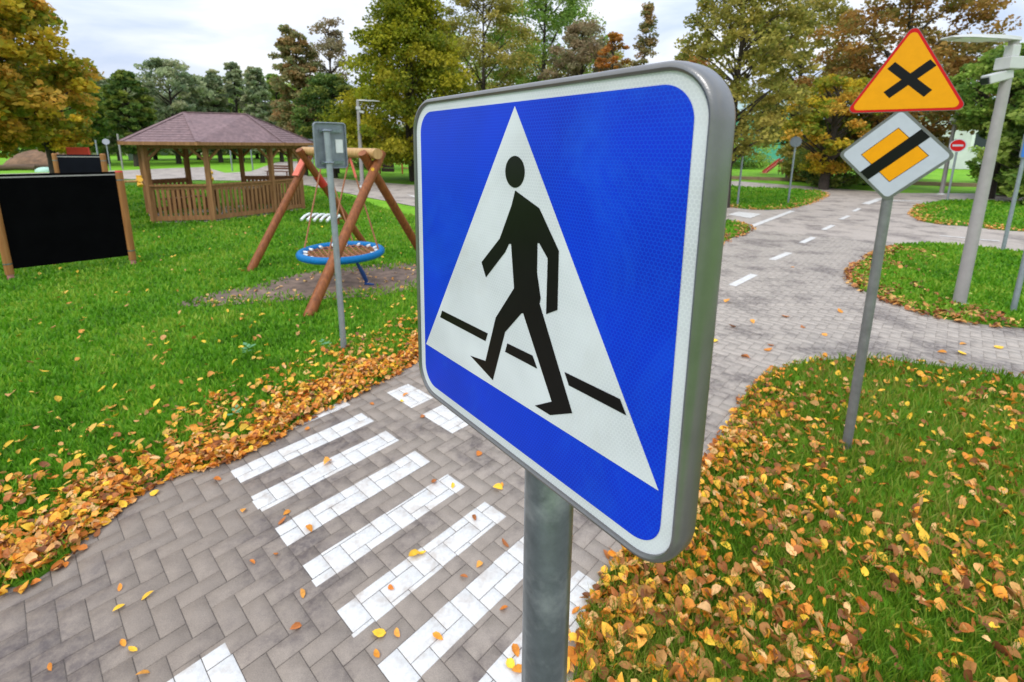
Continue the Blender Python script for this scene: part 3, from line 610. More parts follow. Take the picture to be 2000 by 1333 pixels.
# ================================================================= GREY POLE WITH SIGN BACK
X,Y=gz(670,690); root=thing('sign_back_pole','slim galvanized pole carrying a small grey sign seen from behind, in front of the swing','road sign',(X,Y,0),R(38))
top=zat(655,247,X,Y); mb=MB(); mb.tube([(.012,0,-.03),(.004,0,1.2),(-.01,0,2.3)],.030,20); mb.build('post',M['galv2'],root,smooth=True)
px_=lambda q:(gz(*q))
mb=MB(); mb.prism(rrect(-.115,.185,1.93,2.36,.03,6),-.014,-.010); pan=mb.build('sign_panel',M['back'],root,mtx=FM(.05))
mb=MB(); V=[];Fs=[]; pf=[(-.006,-.010),(-.006,.012),(.0,.014),(.006,.010),(.006,-.016)]
for o_,z_ in pf: V+=[(x,y,z_) for x,y in rrect(-.115-o_,.185+o_,1.93-o_,2.36+o_,.03+o_,6)]
for i in range(4):
    for k in range(28): k2=(k+1)%28; Fs.append((i*28+k,(i+1)*28+k,(i+1)*28+k2,i*28+k2))
mb.add(V,Fs); mb.build('rim',M['back'],root,mtx=FM(.05))
for zz_ in (1.985,2.285):
    mb=MB(); mb.bar((-.07,.035,zz_),(.15,.035,zz_),.02,.03); mb.tube([(-.05,-.005,zz_),(-.03,-.037,zz_),(.02,-.037,zz_),(.04,-.005,zz_)],.008,8); mb.build('clamp',M['galv'],root)
mb=MB(); mb.box((.12,.055,2.14),(.07,.004,.13)); mb.build('sticker',M['whitep'],root)

# ================================================================= LAMP POSTS
def lamp_post(px,py,top,label,r,armdir,camz,headz,hl=1.0,group=None):
    X,Y=gz(px,py); o=thing('lamp_post',label,'lamp post',(X,Y,0),armdir,group)
    mb=MB(); mb.tube([(0,0,-.03),(0,0,.02)],r*1.9,20); mb.tube([(0,0,.02),(0,0,.05)],r*1.3,20); mb.build('base_plate',M['whitep'],o)
    mb=MB(); mb.tube([(0,0,.02),(0,0,headz*.5),(0,0,headz+.02)],[r,r*.88,r*.7],20); mb.build('post',M['lampm'],o,smooth=True)
    mb=MB(); 
    prof=[(-.05,.055,.05),(.25*hl,.10,.055),(.75*hl,.13,.045),(1.0*hl,.10,.02)]
    V=[];Fs=[]
    for i,(x,w_,h_) in enumerate(prof): V+=[(x,-w_,headz),(x,w_,headz),(x,w_*.75,headz+h_),(x,-w_*.75,headz+h_)]
    for i in range(3):
        for k in range(4): k2=(k+1)%4; Fs.append((i*4+k,i*4+k2,(i+1)*4+k2,(i+1)*4+k))
    Fs+=[(3,2,1,0),(12,13,14,15)]; mb.add(V,Fs); hd=mb.build('lamp_head',M['lampw'],o,bevel=.006)
    mb=MB(); mb.box((.62*hl,0,headz-.006),(.5*hl,.18,.01)); mb.build('diffuser',M['whitep'],hd)
    mb=MB(); mb.box((0,0,camz+.16),(.21,.2,.15)); mb.build('junction_box',M['lampw'],o,bevel=.01)
    mb=MB(); mb.box((0,0,headz-.12),(.11,.11,.14)); mb.build('head_clamp',M['lampw'],o,bevel=.01)
    mb=MB(); mb.bar((-.02,0,camz+.035),(.27,-.02,camz-.045),.13,.115); cm=mb.build('camera',M['lampw'],o,bevel=.012)
    mb=MB(); mb.bar((.262,-.02,camz-.052),(.285,-.021,camz-.06),.1,.08); mb.build('camera_lens',M['dark'],cm)
    return o
X,Y=gz(1872,597); hz=zat(1985,80,X,Y); cz=zat(1972,150,X,Y)
lamp_post(1872,597,0,'nearest tall grey lamp post with a security camera, standing on the right hand verge',.075,R(186),cz,hz,.95)
X,Y=gz(708,365); hz=zat(692,197,X,Y); cz=zat(692,218,X,Y)
lamp_post(708,365,0,'distant grey lamp post with a camera behind the swing',.10,R(20),cz,hz,1.05)
X,Y=gz(1838,380); hz=zat(1872,215,X,Y)+.3; cz=zat(1866,240,X,Y)
lamp_post(1838,380,0,'distant thin lamp post behind the red no entry sign',.09,R(190),cz,hz,.9)

# ================================================================= SWING
A1,A2,B1,B2=[Vector((*gz(*q),-.03)) for q in ((488,533),(712,478),(597,617),(838,512))]
ma,mb_=(A1+A2)/2,(B1+B2)/2
root=thing('nest_swing','wooden A frame swing with a round blue basket seat','swing',(0,0,0)); cz_=zat(735,329,(mb_).x,(mb_).y)
ctr=(ma+mb_)/2; root.location=(ctr.x,ctr.y,0); off=Vector((-ctr.x,-ctr.y,0))
def leg(foot,mid,nm,m):
    cross=Vector((mid.x,mid.y,cz_)); d=(cross-foot).normalized(); topp=cross+d*.30
    side=(mb_-ma).normalized()*.055*(1 if nm else -1)
    mb=MB(); mb.tube([foot+off+side,topp+off+side],[.072,.066],16); return mb.build('leg',m,root,smooth=True)
l1=leg(A1,ma,0,M['brown']); l2=leg(A2,ma,1,M['brown']); l3=leg(B1,mb_,1,M['brown']); l4=leg(B2,mb_,0,M['brown'])
# red painted collars
dA=(Vector((ma.x,ma.y,cz_))-A1).normalized(); cA=Vector((ma.x,ma.y,cz_))
mb=MB(); sd_=(mb_-ma).normalized()*-.055; nup=(Vector((0,0,1))-dA*dA.z).normalized()*.078+(mb_-ma).normalized()*.02; mb.bar(cA-dA*.34+off+sd_+nup,cA+dA*.20+off+sd_+nup,.15,.03); mb.build('red_strap',M['redl'],root)
dA2=(cA-A2).normalized(); mb=MB(); mb.tube([cA-dA2*.55+off-sd_,cA-dA2*.30+off-sd_],.077,16); mb.build('red_band',M['redp'],root,smooth=True)
bd=(mb_-ma).normalized(); bz=cz_+.215
p0=ma-bd*.12; p1=mb_+bd*.16
mb=MB(); mb.tube([Vector((p0.x,p0.y,bz))+off,Vector((p1.x,p1.y,bz))+off],.078,20); cb=mb.build('crossbeam',M['logw'],root,smooth=True)
mb=MB(); q1=Vector((mb_.x,mb_.y,cz_))+off; 
mb.tube([q1+Vector((.03,-.12,-.01)),q1+Vector((.035,-.15,-.01))],.025,12); mb.build('bolt_cap',M['yplast'],root)
# basket
sx,sy=gz(667,493,.50); sc=Vector((sx,sy,.50))+off; RR=.60
mb=MB(); ringp=[sc+Vector((RR*math.cos(2*math.pi*k/48),RR*math.sin(2*math.pi*k/48),0)) for k in range(49)]
mb.tube(ringp,.055,14,cap=False); seat=mb.build('basket_ring',M['blueplast'],root,smooth=True)
mb=MB()
for k in range(-6,7):
    o_=k*.085; L_=math.sqrt(max(.54**2-o_*o_,0)); sag=lambda t,o2: -.07*(1-(t*t+o2*o2)/.3)
    for ax in (0,1):
        pts=[]
        for j in range(7):
            t=-L_+2*L_*j/6; p=Vector((t,o_,sag(t,o_))) if ax==0 else Vector((o_,t,sag(t,o_))); pts.append(sc+Matrix.Rotation(.6,3,'Z')@p)
        mb.tube(pts,.011,6)
mb.build('net',M['rope'],seat)
for k in range(16):
    t=2*math.pi*(k+.5)/16; mb=MB(); mb.tube([sc+Vector((.50*math.cos(t),.50*math.sin(t),.01)),sc+Vector((.56*math.cos(t),.56*math.sin(t),.02))],.022,8); mb.build('rope_end',M['whitep'],seat)
for s1,s2 in ((-1,-1),(-1,1),(1,-1),(1,1)):
    hang=Vector((ctr.x,ctr.y,bz-.07))+off+bd*(.50*s1); side=Vector((-bd.y,bd.x,0))
    rim=sc+(bd*s1*.72+side*s2*.69)*RR
    mb=MB(); mb.tube([hang,(hang*.35+rim*.65)+Vector((0,0,.01)),rim],.013,8); mb.build('rope',M['rope'],root)
    if s2==1: mb=MB(); mb.tube([hang+Vector((0,0,.02)),hang+(rim-hang)*.22],.02,8); mb.build('red_hanger',M['redl'],root)
tx,ty=gz(716,560); e=Vector((tx,ty,.03))+off; rr=sc+(e-sc).normalized()*.0+Vector((.36,-.42,-.04))
mb=MB(); mb.tube([rr,rr*.5+e*.5+Vector((.02,0,0)),e+Vector((-.0,0,.06)),e+Vector((-.02,0,.015)),e+Vector((.12,-.02,.01))],[.018,.034,.03,.025,.012],8); mb.build('strap',M['darkblue'],root,smooth=True)
# white slatted thing on the lawn behind
X,Y=gz(634,440); root=thing('slatted_bench','low white slatted seat on the lawn behind the swing','bench',(X,Y,0),R(-12))
for k in range(6):
    mb=MB(); x=-.5+k*.19; P_=[(x,-.28,.16),(x,-.12,.24),(x,.05,.27),(x,.2,.25)]; mb.tube(P_,.038,8); mb.build('slat',M['whitep'],root)
mb=MB(); mb.bar((-.58,0,.2),(.55,0,.2),.05,.04)
for x in (-.45,.42): mb.bar((x,0,0),(x,0,.2),.05,.05)
mb.build('frame',M['brown'],root)

# ================================================================= BLACK BOARDS
def board(pA,pB,height,label,bm,capm,ztop):
    a_,b_=Vector((*pA,0)),Vector((*pB,0)); d=(b_-a_); L_=d.length; o=thing('play_board',label,'board',a_,math.atan2(d.y,d.x))
    for x in (0,L_):
        mb=MB(); mb.tube([(x,0,.10),(x,0,ztop)],.055,20); pst=mb.build('post',M['post2'],o,smooth=True)
        mb=MB(); mb.tube([(x,0,ztop),(x,0,ztop+.03)],[.058,.045],16); mb.build('post_cap',capm,pst)
        mb=MB(); mb.tube([(x,0,.02),(x,0,.10)],.042,12); mb.build('foot',M['pink'],pst)
        for z_ in (.26,ztop-.14):
            mb=MB(); mb.tube([(x,0,z_),(x,0,z_+.02)],.0575,16); mb.build('metal_band',M['galv'],pst)
    mb=MB(); mb.box((L_/2,-.0,(height+.12)/2+.06),(L_-.10,.03,height-.12)); mb.build('panel',bm,o,bevel=.004)
    mb=MB(); mb.box((L_/2,0,height+.012),(L_-.10,.036,.02)); mb.build('top_edge',M['lampm'],o)
    return o,L_
bo,Lb=board(gz(22,548),gz(261,518),1.60,'large black board between two brown posts at the left edge',M['board'],M['redp'],zat(228,337,*gz(261,518)))
mb=MB(); zr=zat(250,355,*gz(261,518)); mb.tube([(Lb,0,zr),(Lb+.28,.03,zr+.0)],.022,10); ax_=mb.build('axle',M['logw'],bo)
mb=MB(); 
for k in range(5):
    t=2*math.pi*k/5+.3; mb.tube([(Lb+.26,.03,zr),(Lb+.27,.03+.10*math.cos(t),zr+.10*math.sin(t))],[.03,.045],8)
mb.build('spinner',M['yplast'],ax_)
a2=far(103,15.2); b2=far(197,14.6)
board(a2,b2,zat(150,307,*a2),'smaller dark blue black board on posts, behind the large black board',M['slate'],M['post2'],zat(197,303,*b2))
# red board behind
a3=far(128,21); b3=far(172,20.6); a_,b_=Vector((*a3,0)),Vector((*b3,0)); o=thing('play_board','small bright red board showing above the smaller black board','board',a_,math.atan2((b_-a_).y,(b_-a_).x)); L_=(b_-a_).length
mb=MB(); zt_=zat(150,288,*a3); mb.box((L_/2,0,zt_-.25),(L_,.05,.5)); mb.build('panel',mat('bright_red_panel',(.80,.07,.05),.5,noise=(9,.1)),o,bevel=.01)

for x in (.05,L_-.05): mb=MB(); mb.tube([(x,.06,0),(x,.06,zt_-.1)],.05,10); mb.build('post',M['post2'],o)
# yellow spring toy behind gazebo
X,Y=far(401,22); o=thing('spring_toy','small yellow play figure on a stem, seen through the gazebo','play equipment',(X,Y,0))
mb=MB(); mb.tube([(0,0,-.03),(0,0,.5)],.03,8); mb.build('stem',M['logw'],o)
z1_,z2_=zat(401,338,X,Y),zat(401,350,X,Y)
mb=MB()
for zc_ in (z1_,z2_):
    for k in range(5): t=2*math.pi*k/5; mb.tube([(0,0,zc_),(.13*math.cos(t),.05,zc_+.13*math.sin(t))],[.05,.06],8)
mb.build('figure',M['yplast'],o)

# ================================================================= GAZEBO
GP=[Vector((-9.67,12.74,0)),Vector((-8.27,13.07,0)),Vector((-7.36,14.70,0)),Vector((-6.98,15.85,0)),Vector((-7.70,16.75,0)),Vector((-9.25,16.5,0)),Vector((-10.45,15.5,0)),Vector((-11.0,14.35,0))]
gc=sum(GP,Vector())/8; root=thing('gazebo','wooden garden gazebo with a hipped brown shingle roof and slatted railings','gazebo',gc)
GL=[p-gc for p in GP]
mb=MB(); mb.prism([(p.x*1.02,p.y*1.02) for p in GL],-.02,.035); mb.build('floor',M['roadfar'],root)
EZ=2.12
for i,p in enumerate(GL):
    back=i in (4,5,6)
    mb=MB(); mb.box((p.x,p.y,EZ/2),(.12,.12,EZ),Matrix.Rotation(math.atan2(p.y,p.x),3,'Z')); mb.build('post',M['gz'],root,bevel=.006)
for i in range(8):
    a_,b_=GL[i],GL[(i+1)%8]; d=(b_-a_).normalized(); L_=(b_-a_).length; u=Vector((0,0,1))
    mb=MB(); mb.bar(a_+u*(EZ-.06),b_+u*(EZ-.06),.08,.14); mb.build('beam',M['gz'],root)
    for s_,q_ in ((1,a_),(-1,b_)):
        mb=MB(); mb.bar(q_+d*s_*.06+u*(EZ-.42),q_+d*s_*.36+u*(EZ-.12),.06,.06); mb.build('brace',M['gz'],root)
    if i==5: continue           # entrance
    mb=MB(); mb.bar(a_+u*1.02,b_+u*1.02,.13,.05); mb.bar(a_+u*.955,b_+u*.955,.04,.09); rl=mb.build('railing',M['gz'],root)
    mb=MB(); mb.bar(a_+u*.13,b_+u*.13,.05,.12); mb.build('bottom_rail',M['gz'],rl)
    n_=max(6,int(L_/.118)); 
    mb=MB()
    for k in range(n_):
        t=(k+.5)/n_; q_=a_.lerp(b_,t); mb.box((q_.x,q_.y,.53),(.07,.022,.76),Matrix.Rotation(math.atan2(d.y,d.x),3,'Z'))
    mb.build('balusters',M['gz'],rl)
    if i in (6,3):
        inw=-(a_+b_).normalized()*.22
        mb=MB(); mb.bar(a_*.9+inw+u*.46,b_*.9+inw+u*.46,.34,.04)
        mb.bar(a_*.8+inw+u*.02,a_*.8+inw+u*.44,.05,.05); mb.bar(b_*.8+inw+u*.02,b_*.8+inw+u*.44,.05,.05); mb.build('bench_seat',M['gz'],root)
# roof: eaves offset outwards, short ridge
rl_,rr_=Vector((*far(368,17.2),0))-gc,Vector((*far(487,16.9),0))-gc
RZ=zat(368,218,*(rl_+gc).to_2d()),zat(487,226,*(rr_+gc).to_2d()); RZm=sum(RZ)/2
EV=[p*(1+.52/p.length) for p in GL]; ez=EZ+.045; 
mb=MB(); nE=8; V=[(p.x,p.y,ez) for p in EV]+[(rl_.x,rl_.y,RZm),(rr_.x,rr_.y,RZm)]
near=[0 if (p-rl_).length<(p-rr_).length else 1 for p in EV]; Fs=[]
for i in range(8):
    j=(i+1)%8
    if near[i]==near[j]: Fs.append((i,j,8+near[i]))
    else: Fs.append((i,j,8+near[j],8+near[i]))
V+=[(p.x,p.y,ez-.03) for p in EV]; Fs.append(tuple(range(17,9,-1)))
for i in range(8): Fs.append((10+i,10+(i+1)%8,(i+1)%8,i))
mb.add(V,Fs); rf=mb.build('roof',M['shingle'],root)
mb=MB()
for i in range(8): mb.bar(EV[i]*1.005+u*(EZ+.005),EV[(i+1)%8]*1.005+u*(EZ+.005),.03,.085)
mb.build('fascia',M['gz'],rf)
mb=MB()                     # shingle courses as thin stepped strips
for i in range(8):
    j=(i+1)%8; A_,B_=Vector(V[i]),Vector(V[j]); Ca,Cb=Vector(V[8+near[i]]),Vector(V[8+near[j]])
    for k in range(1,13):
        t=k/13; p_,q_=A_.lerp(Ca,t),B_.lerp(Cb,t)
        if (p_-q_).length>.15: mb.bar(p_,q_,.02,.016)
mb.build('shingle_courses',M['shingle'],rf)
mb=MB(); 
for i in range(8): mb.bar(Vector(V[i])+u*.01,Vector(V[8+near[i]])+u*.01,.10,.02)
mb.bar(Vector(V[8])+u*.01,Vector(V[9])+u*.01,.12,.03); mb.build('ridge_caps',M['shingle'],rf)
X,Y=gc.x+.1,gc.y; t_=thing('picnic_table','low wooden table with pale planks inside the gazebo','table',(X,Y,.035),R(10))
mb=MB(); 
for k in range(4): mb.box((0,-.3+k*.2,.74),(1.5,.17,.04))
mb.build('table_top',M['logw'],t_)
for x in (-.55,.55): mb=MB(); mb.bar((x,-.3,0),(x,.2,.72),.07,.07); mb.bar((x,.3,0),(x,-.2,.72),.07,.07); mb.build('leg',M['gz'],t_)
X,Y=gz(545,350); t_=thing('park_bench','dark bench standing beside the path behind the gazebo','bench',(X,Y,0),R(-15))
mb=MB(); [mb.box((0,-.15+k*.12,.46),(1.7,.1,.035)) for k in range(4)]; mb.build('seat',M['gzd'],t_)
mb=MB(); [mb.box((0,.27,.62+k*.14),(1.7,.035,.1)) for k in range(2)]; mb.build('backrest',M['gzd'],t_)
for x in (-.7,.7): mb=MB(); mb.bar((x,-.12,0),(x,-.12,.45),.06,.05); mb.bar((x,.25,0),(x,.28,.85),.06,.05); mb.build('leg',M['gzd'],t_)

# ================================================================= SMALL POSTS AND SIGNS
def slim_post(px,py,tx,ty,label,head=None,r=.030,m='galv2',yaw=None,group=None,cat='post',name='sign_post'):
    X,Y=gz(px,py); zt_=zat(tx,ty,X,Y); o=thing(name,label,cat,(X,Y,0),math.atan2(Y,X)-math.pi/2 if yaw is None else yaw,group)
    mb=MB(); mb.tube([(0,0,-.03),(0,0,zt_)],r,14); mb.build('post',M[m],o,smooth=True)
    if head:
        kind,s,hm=head[:3]; zc_=zt_-s*.9
        mb=MB()
        if kind=='disc': mb.prism([(s*math.cos(2*math.pi*k/28),zc_+s*math.sin(2*math.pi*k/28)) for k in range(28)],0,.02)
        elif kind=='rect': mb.prism(rrect(-s*.9,s*.9,zc_-s*1.1,zc_+s*.9,.03,4),0,.02)
        elif kind=='tri': mb.prism(rpoly([(-s,zc_-s*.5),(s,zc_-s*.5),(0,zc_+s)],.04),0,.02)
        pl=mb.build('sign_panel',M[hm],o,mtx=FM(-.04))
        mb=MB(); mb.box((0,-.015,zc_),(.1,.04,.05)); mb.build('bracket',M['galv'],o)
        if len(head)>3:
            if head[3]=='noentry':
                mb=MB(); mb.prism([(s*.88*math.cos(2*math.pi*k/28),zc_+s*.88*math.sin(2*math.pi*k/28)) for k in range(28)],.021,.023); mb.build('red_disc',M['red'],pl)
                mb=MB(); mb.prism([(-s*.62,zc_-s*.14),(s*.62,zc_-s*.14),(s*.62,zc_+s*.14),(-s*.62,zc_+s*.14)],.0235,.026); mb.build('white_bar',M['whi'],pl)
            if head[3]=='blue':
                mb=MB(); mb.prism(rrect(-s*.84,s*.84,zc_-s*1.04,zc_+s*.84,.03,4),.021,.023); mb.build('blue_field',M['blue2'],pl)
    return o
slim_post(1440,403,1452,292,'thin grey sign post just right of the large blue sign',None,.035)
slim_post(1539,397,1556,268,'thin grey post carrying a round sign seen from behind, on the verge',('disc',.20,'back'),.035)
slim_post(1647,363,1662,256,'far thin grey post left of the white diamond sign',None,.05,'lampm')
slim_post(1850,391,1867,273,'red and white no entry sign on a thin post right of the diamond sign',('disc',.27,'whi','noentry'),.04,cat='road sign')
slim_post(1958,492,1998,262,'blue rectangular sign on a slim pole at the right edge',('rect',.24,'back','blue'),.035,yaw=R(14),cat='road sign')
slim_post(1977,613,2013,420,'slim grey pole at the right edge beside the near lamp post',None,.032)
slim_post(240,331,232,262,'thin grey post left of the gazebo roof corner',None,.06,'lampm')
slim_post(216,333,215,272,'post with a small pale round sign left of the gazebo',('disc',.22,'whi'),.04,cat='road sign')
slim_post(196,333,194,274,'short grey post behind the smaller black board',None,.05)
slim_post(112,330,103,270,'tall grey post above the left end of the smaller black board',None,.07,'lampm')
slim_post(372,346,362,286,'grey post standing inside view of the gazebo between its left posts',None,.06,'lampm')
slim_post(601,340,602,262,'orange topped sign on a post at the right corner of the gazebo roof',('tri',.3,'yel'),.04,cat='road sign')
slim_post(614,352,616,272,'grey plate sign on a post just left of the swing beam',('rect',.22,'back'),.035,cat='road sign')
slim_post(454,334,455,288,'far grey post seen through the middle of the gazebo',None,.05)
slim_post(494,333,492,290,'far slender post seen through the right of the gazebo',None,.05)
slim_post(264,318,262,292,'white plate sign on a post left of the gazebo post',('rect',.55,'whi'),.05,cat='road sign')

# ================================================================= FAR PLAYGROUND
X,Y=gz(758,339); o=thing('climbing_wall','brown slatted play panel and red climbing posts behind the swing','play equipment',(X,Y,0),R(-6))
mb=MB(); [mb.box((0,0,.25+k*.30),(.95,.06,.27)) for k in range(6)]; mb.build('panel',M['panelb'],o)
for x in (1.1,2.1,-.6): mb=MB(); mb.tube([(x,0,-.03),(x,0,1.9)],.055,10); mb.build('post',M['redl'] if x>0 else M['brown'],o)
mb=MB(); mb.tube([(-.6,0,1.86),(2.1,0,1.86)],.05,10); mb.build('beam',M['logw'],o)
mb=MB(); 
for k in range(4): mb=MB(); mb.tube([(1.1,0,.4+k*.4),(2.1,0,.4+k*.4)],.025,8); mb.build('rung',M['redl'],o)
X,Y=gz(720,325); o=thing('play_tower','red topped play tower far behind the swing crossbeam','play equipment',(X,Y,0))

for x,y in ((-.6,-.6),(-.6,.6),(.6,-.6),(.6,.6)): mb=MB(); mb.tube([(x,y,-.03),(x,y,2.4)],.06,8); mb.build('post',M['brown'],o)
mb=MB(); mb.add([(-.8,-.8,2.4),(.8,-.8,2.4),(.8,.8,2.4),(-.8,.8,2.4),(0,0,3.2)],[(0,1,4),(1,2,4),(2,3,4),(3,0,4),(3,2,1,0)]); mb.build('roof',M['redl'],o)
mb=MB(); mb.box((0,0,1.0),(1.3,1.3,.08)); mb.build('platform',M['gz'],o)
X,Y=gz(1508,341); o=thing('slide','small red slide under the trees beyond the verge','slide',(X,Y,0),R(15))
mb=MB(); p0,p1=Vector((-.75,0,.12)),Vector((.75,0,1.15)); mb.bar(p0,p1,.42,.03); mb.bar(p0+Vector((0,.22,.07)),p1+Vector((0,.22,.07)),.03,.16); mb.bar(p0+Vector((0,-.22,.07)),p1+Vector((0,-.22,.07)),.03,.16); mb.bar(p0+Vector((-.3,0,.0)),p0,.42,.03); mb.build('chute',M['redl'],o)
mb=MB(); [mb.tube([(x,y,0),(.78,y,1.3)],.03,8) for x,y in((.8,-.2),(.8,.2),(1.15,-.2),(1.15,.2))]; mb.build('ladder',M['panelb'],o)
X,Y=gz(88,335); mb=MB(); mb.lathe([(.55,0),(.52,.14),(.38,.26),(.18,.32),(.001,.34)],n=20); o=mb.build('play_dome',M['mint'],smooth=True); o.location=(X,Y,-.03); tag(o,'low pale mint green dome on the grass left of the smaller black board','play equipment')
# edging boards
def edging(p,q,h,label):
    a_,b_=Vector((*gz(*p),0)),Vector((*gz(*q),0)); d=b_-a_; o=thing('wooden_edging',label,'edging board',a_,math.atan2(d.y,d.x)); L_=d.length
    mb=MB(); mb.box((L_/2,0,h/2-.02),(L_,.12,h)); mb.build('board',M['edge'],o)
    mb=MB(); n_=int(L_/2)+1
    for k in range(n_+1): mb.box((L_*k/n_,-.1,h*.4),(.1,.08,h))
    mb.build('stakes',M['edge'],o)
edging((1300,346),(2200,374),.22,'low weathered wooden edging board running across behind the road')
# mound and logs
mb=MB(); X,Y=gz(40,330); n1,n2=14,28; V=[];Fs=[]
for i in range(n1):
    for k in range(n2):
        f=i/(n1-1); t=2*math.pi*k/n2; rr_2=1-f; V.append((X+3.4*rr_2*math.cos(t)*(1+.1*math.sin(3*t)),Y+2+2*rr_2*math.sin(t),-.05+1.45*(1-rr_2**2)**.8+.08*math.sin(k*1.7+i)))
for i in range(n1-1):
    for k in range(n2): k2=(k+1)%n2; Fs.append((i*n2+k,i*n2+k2,(i+1)*n2+k2,(i+1)*n2+k))
mb.add(V,Fs); o=mb.build('earth_mound',mat('brown_earth',(.20,.115,.065),.95,noise=(2,.45),bump=(5,1.0),dirt_or_glint=(3,(.10,.07,.045),.7)),smooth=True); tag(o,kind='structure')
for k,(px,py,L_) in enumerate(((30,333,2.6),(62,331,2.0))):
    X,Y=gz(px,py); mb=MB(); mb.tube([(-L_/2,0,.2),(0,.1,.24),(L_/2,0,.2)],[.22,.2,.17],12); o=mb.build('log',M['log'],smooth=True); o.location=(X,Y,-.03); o.rotation_euler=(0,0,.2+k*.5)
    tag(o,('longer weathered log lying at the foot of the earth mound','shorter weathered log at the right end of the earth mound')[k],'log')

# ================================================================= BUILDINGS
def house(px,dist,w,d,h,label,wm,rm,rot=0,win=4):
    X,Y=far(px,dist); o=thing('building',label,'building',(X,Y,0),math.atan2(Y,X)-math.pi/2+rot)
    mb=MB(); mb.box((0,0,h/2),(w,d,h)); wl=mb.build('wall',wm,o)
    mb=MB(); mb.add([(-w/2-.4,-d/2-.4,h),(w/2+.4,-d/2-.4,h),(w/2+.4,d/2+.4,h),(-w/2-.4,d/2+.4,h),(-w/2+1,0,h+2.2),(w/2-1,0,h+2.2)],[(0,1,5,4),(2,3,4,5),(0,4,3),(1,2,5),(3,2,1,0)]); mb.build('roof',rm,o)
    for k in range(win):
        x=-w/2+w*(k+.5)/win
        mb=MB(); mb.box((x,-d/2-.02,h*.55),(w/win*.5,.06,h*.34)); f=mb.build('window',M['whitep'],o)
        mb=MB(); mb.box((x,-d/2-.055,h*.55),(w/win*.42,.02,h*.28)); mb.build('pane',M['window'],f)
    return o
house(1855,75,26,9,5.5,'long pale building with a grey green roof behind the trees on the right',M['wallw'],M['roofg'])
house(1520,80,14,8,6.5,'small building with a green wall glimpsed through the tree behind the round sign',M['wallg'],M['roofg'])
house(1610,95,30,9,8,'grey white building glimpsed between the brown trees',M['wallw'],M['roofg'],.1,6)

# ================================================================= TREES
PAL=dict(
 maple=[(0.149,0.196,0.014),(0.287,0.310,0.017),(0.414,0.391,0.021),(0.529,0.437,0.034),(0.103,0.149,0.016),(0.345,0.368,0.023)],
 gold=[(0.302,0.330,0.027),(0.633,0.371,0.041),(0.756,0.413,0.069),(0.220,0.302,0.027),(0.800,0.578,0.041),(0.179,0.247,0.025),(0.385,0.357,0.041)],
 green=[(0.114,0.213,0.041),(0.199,0.340,0.056),(0.340,0.483,0.085),(0.454,0.539,0.114)],
 bluegreen=[(.24,.31,.17),(.34,.41,.21),(.42,.47,.25),(.50,.48,.27),(.19,.26,.15)],
 dark=[(0.055,0.110,0.028),(0.097,0.179,0.041),(0.165,0.248,0.055),(0.303,0.330,0.055)],
 rust=[(.30,.14,.035),(.42,.22,.05),(.28,.22,.06),(.46,.27,.06),(.20,.20,.05)],
 brownolive=[(0.327,0.267,0.119),(0.475,0.312,0.134),(0.267,0.282,0.104),(0.505,0.282,0.119),(0.223,0.267,0.104)],
 orange=[(0.561,0.215,0.033),(0.429,0.182,0.050),(0.330,0.198,0.050),(0.627,0.314,0.050)],
 purple=[(.30,.22,.13),(.38,.27,.15),(.33,.29,.16),(.26,.25,.13)],
 olive=[(0.272,0.248,0.050),(0.421,0.372,0.075),(0.544,0.421,0.099),(0.223,0.248,0.050)],
)
def radius(shape,t):
    if shape=='cone': return max(.04,(1-t)**.85)*min(1,.55+t*5)
    if shape=='round': return math.sqrt(max(0,1-(2*t-1)**2))*.98+.02
    if shape=='oval': return math.sin(math.pi*min(1,t*.92+.05))**.6
    if shape=='column': return (math.sin(math.pi*min(1,t*.9+.06))**.45)*(1-.35*t)
    return 1
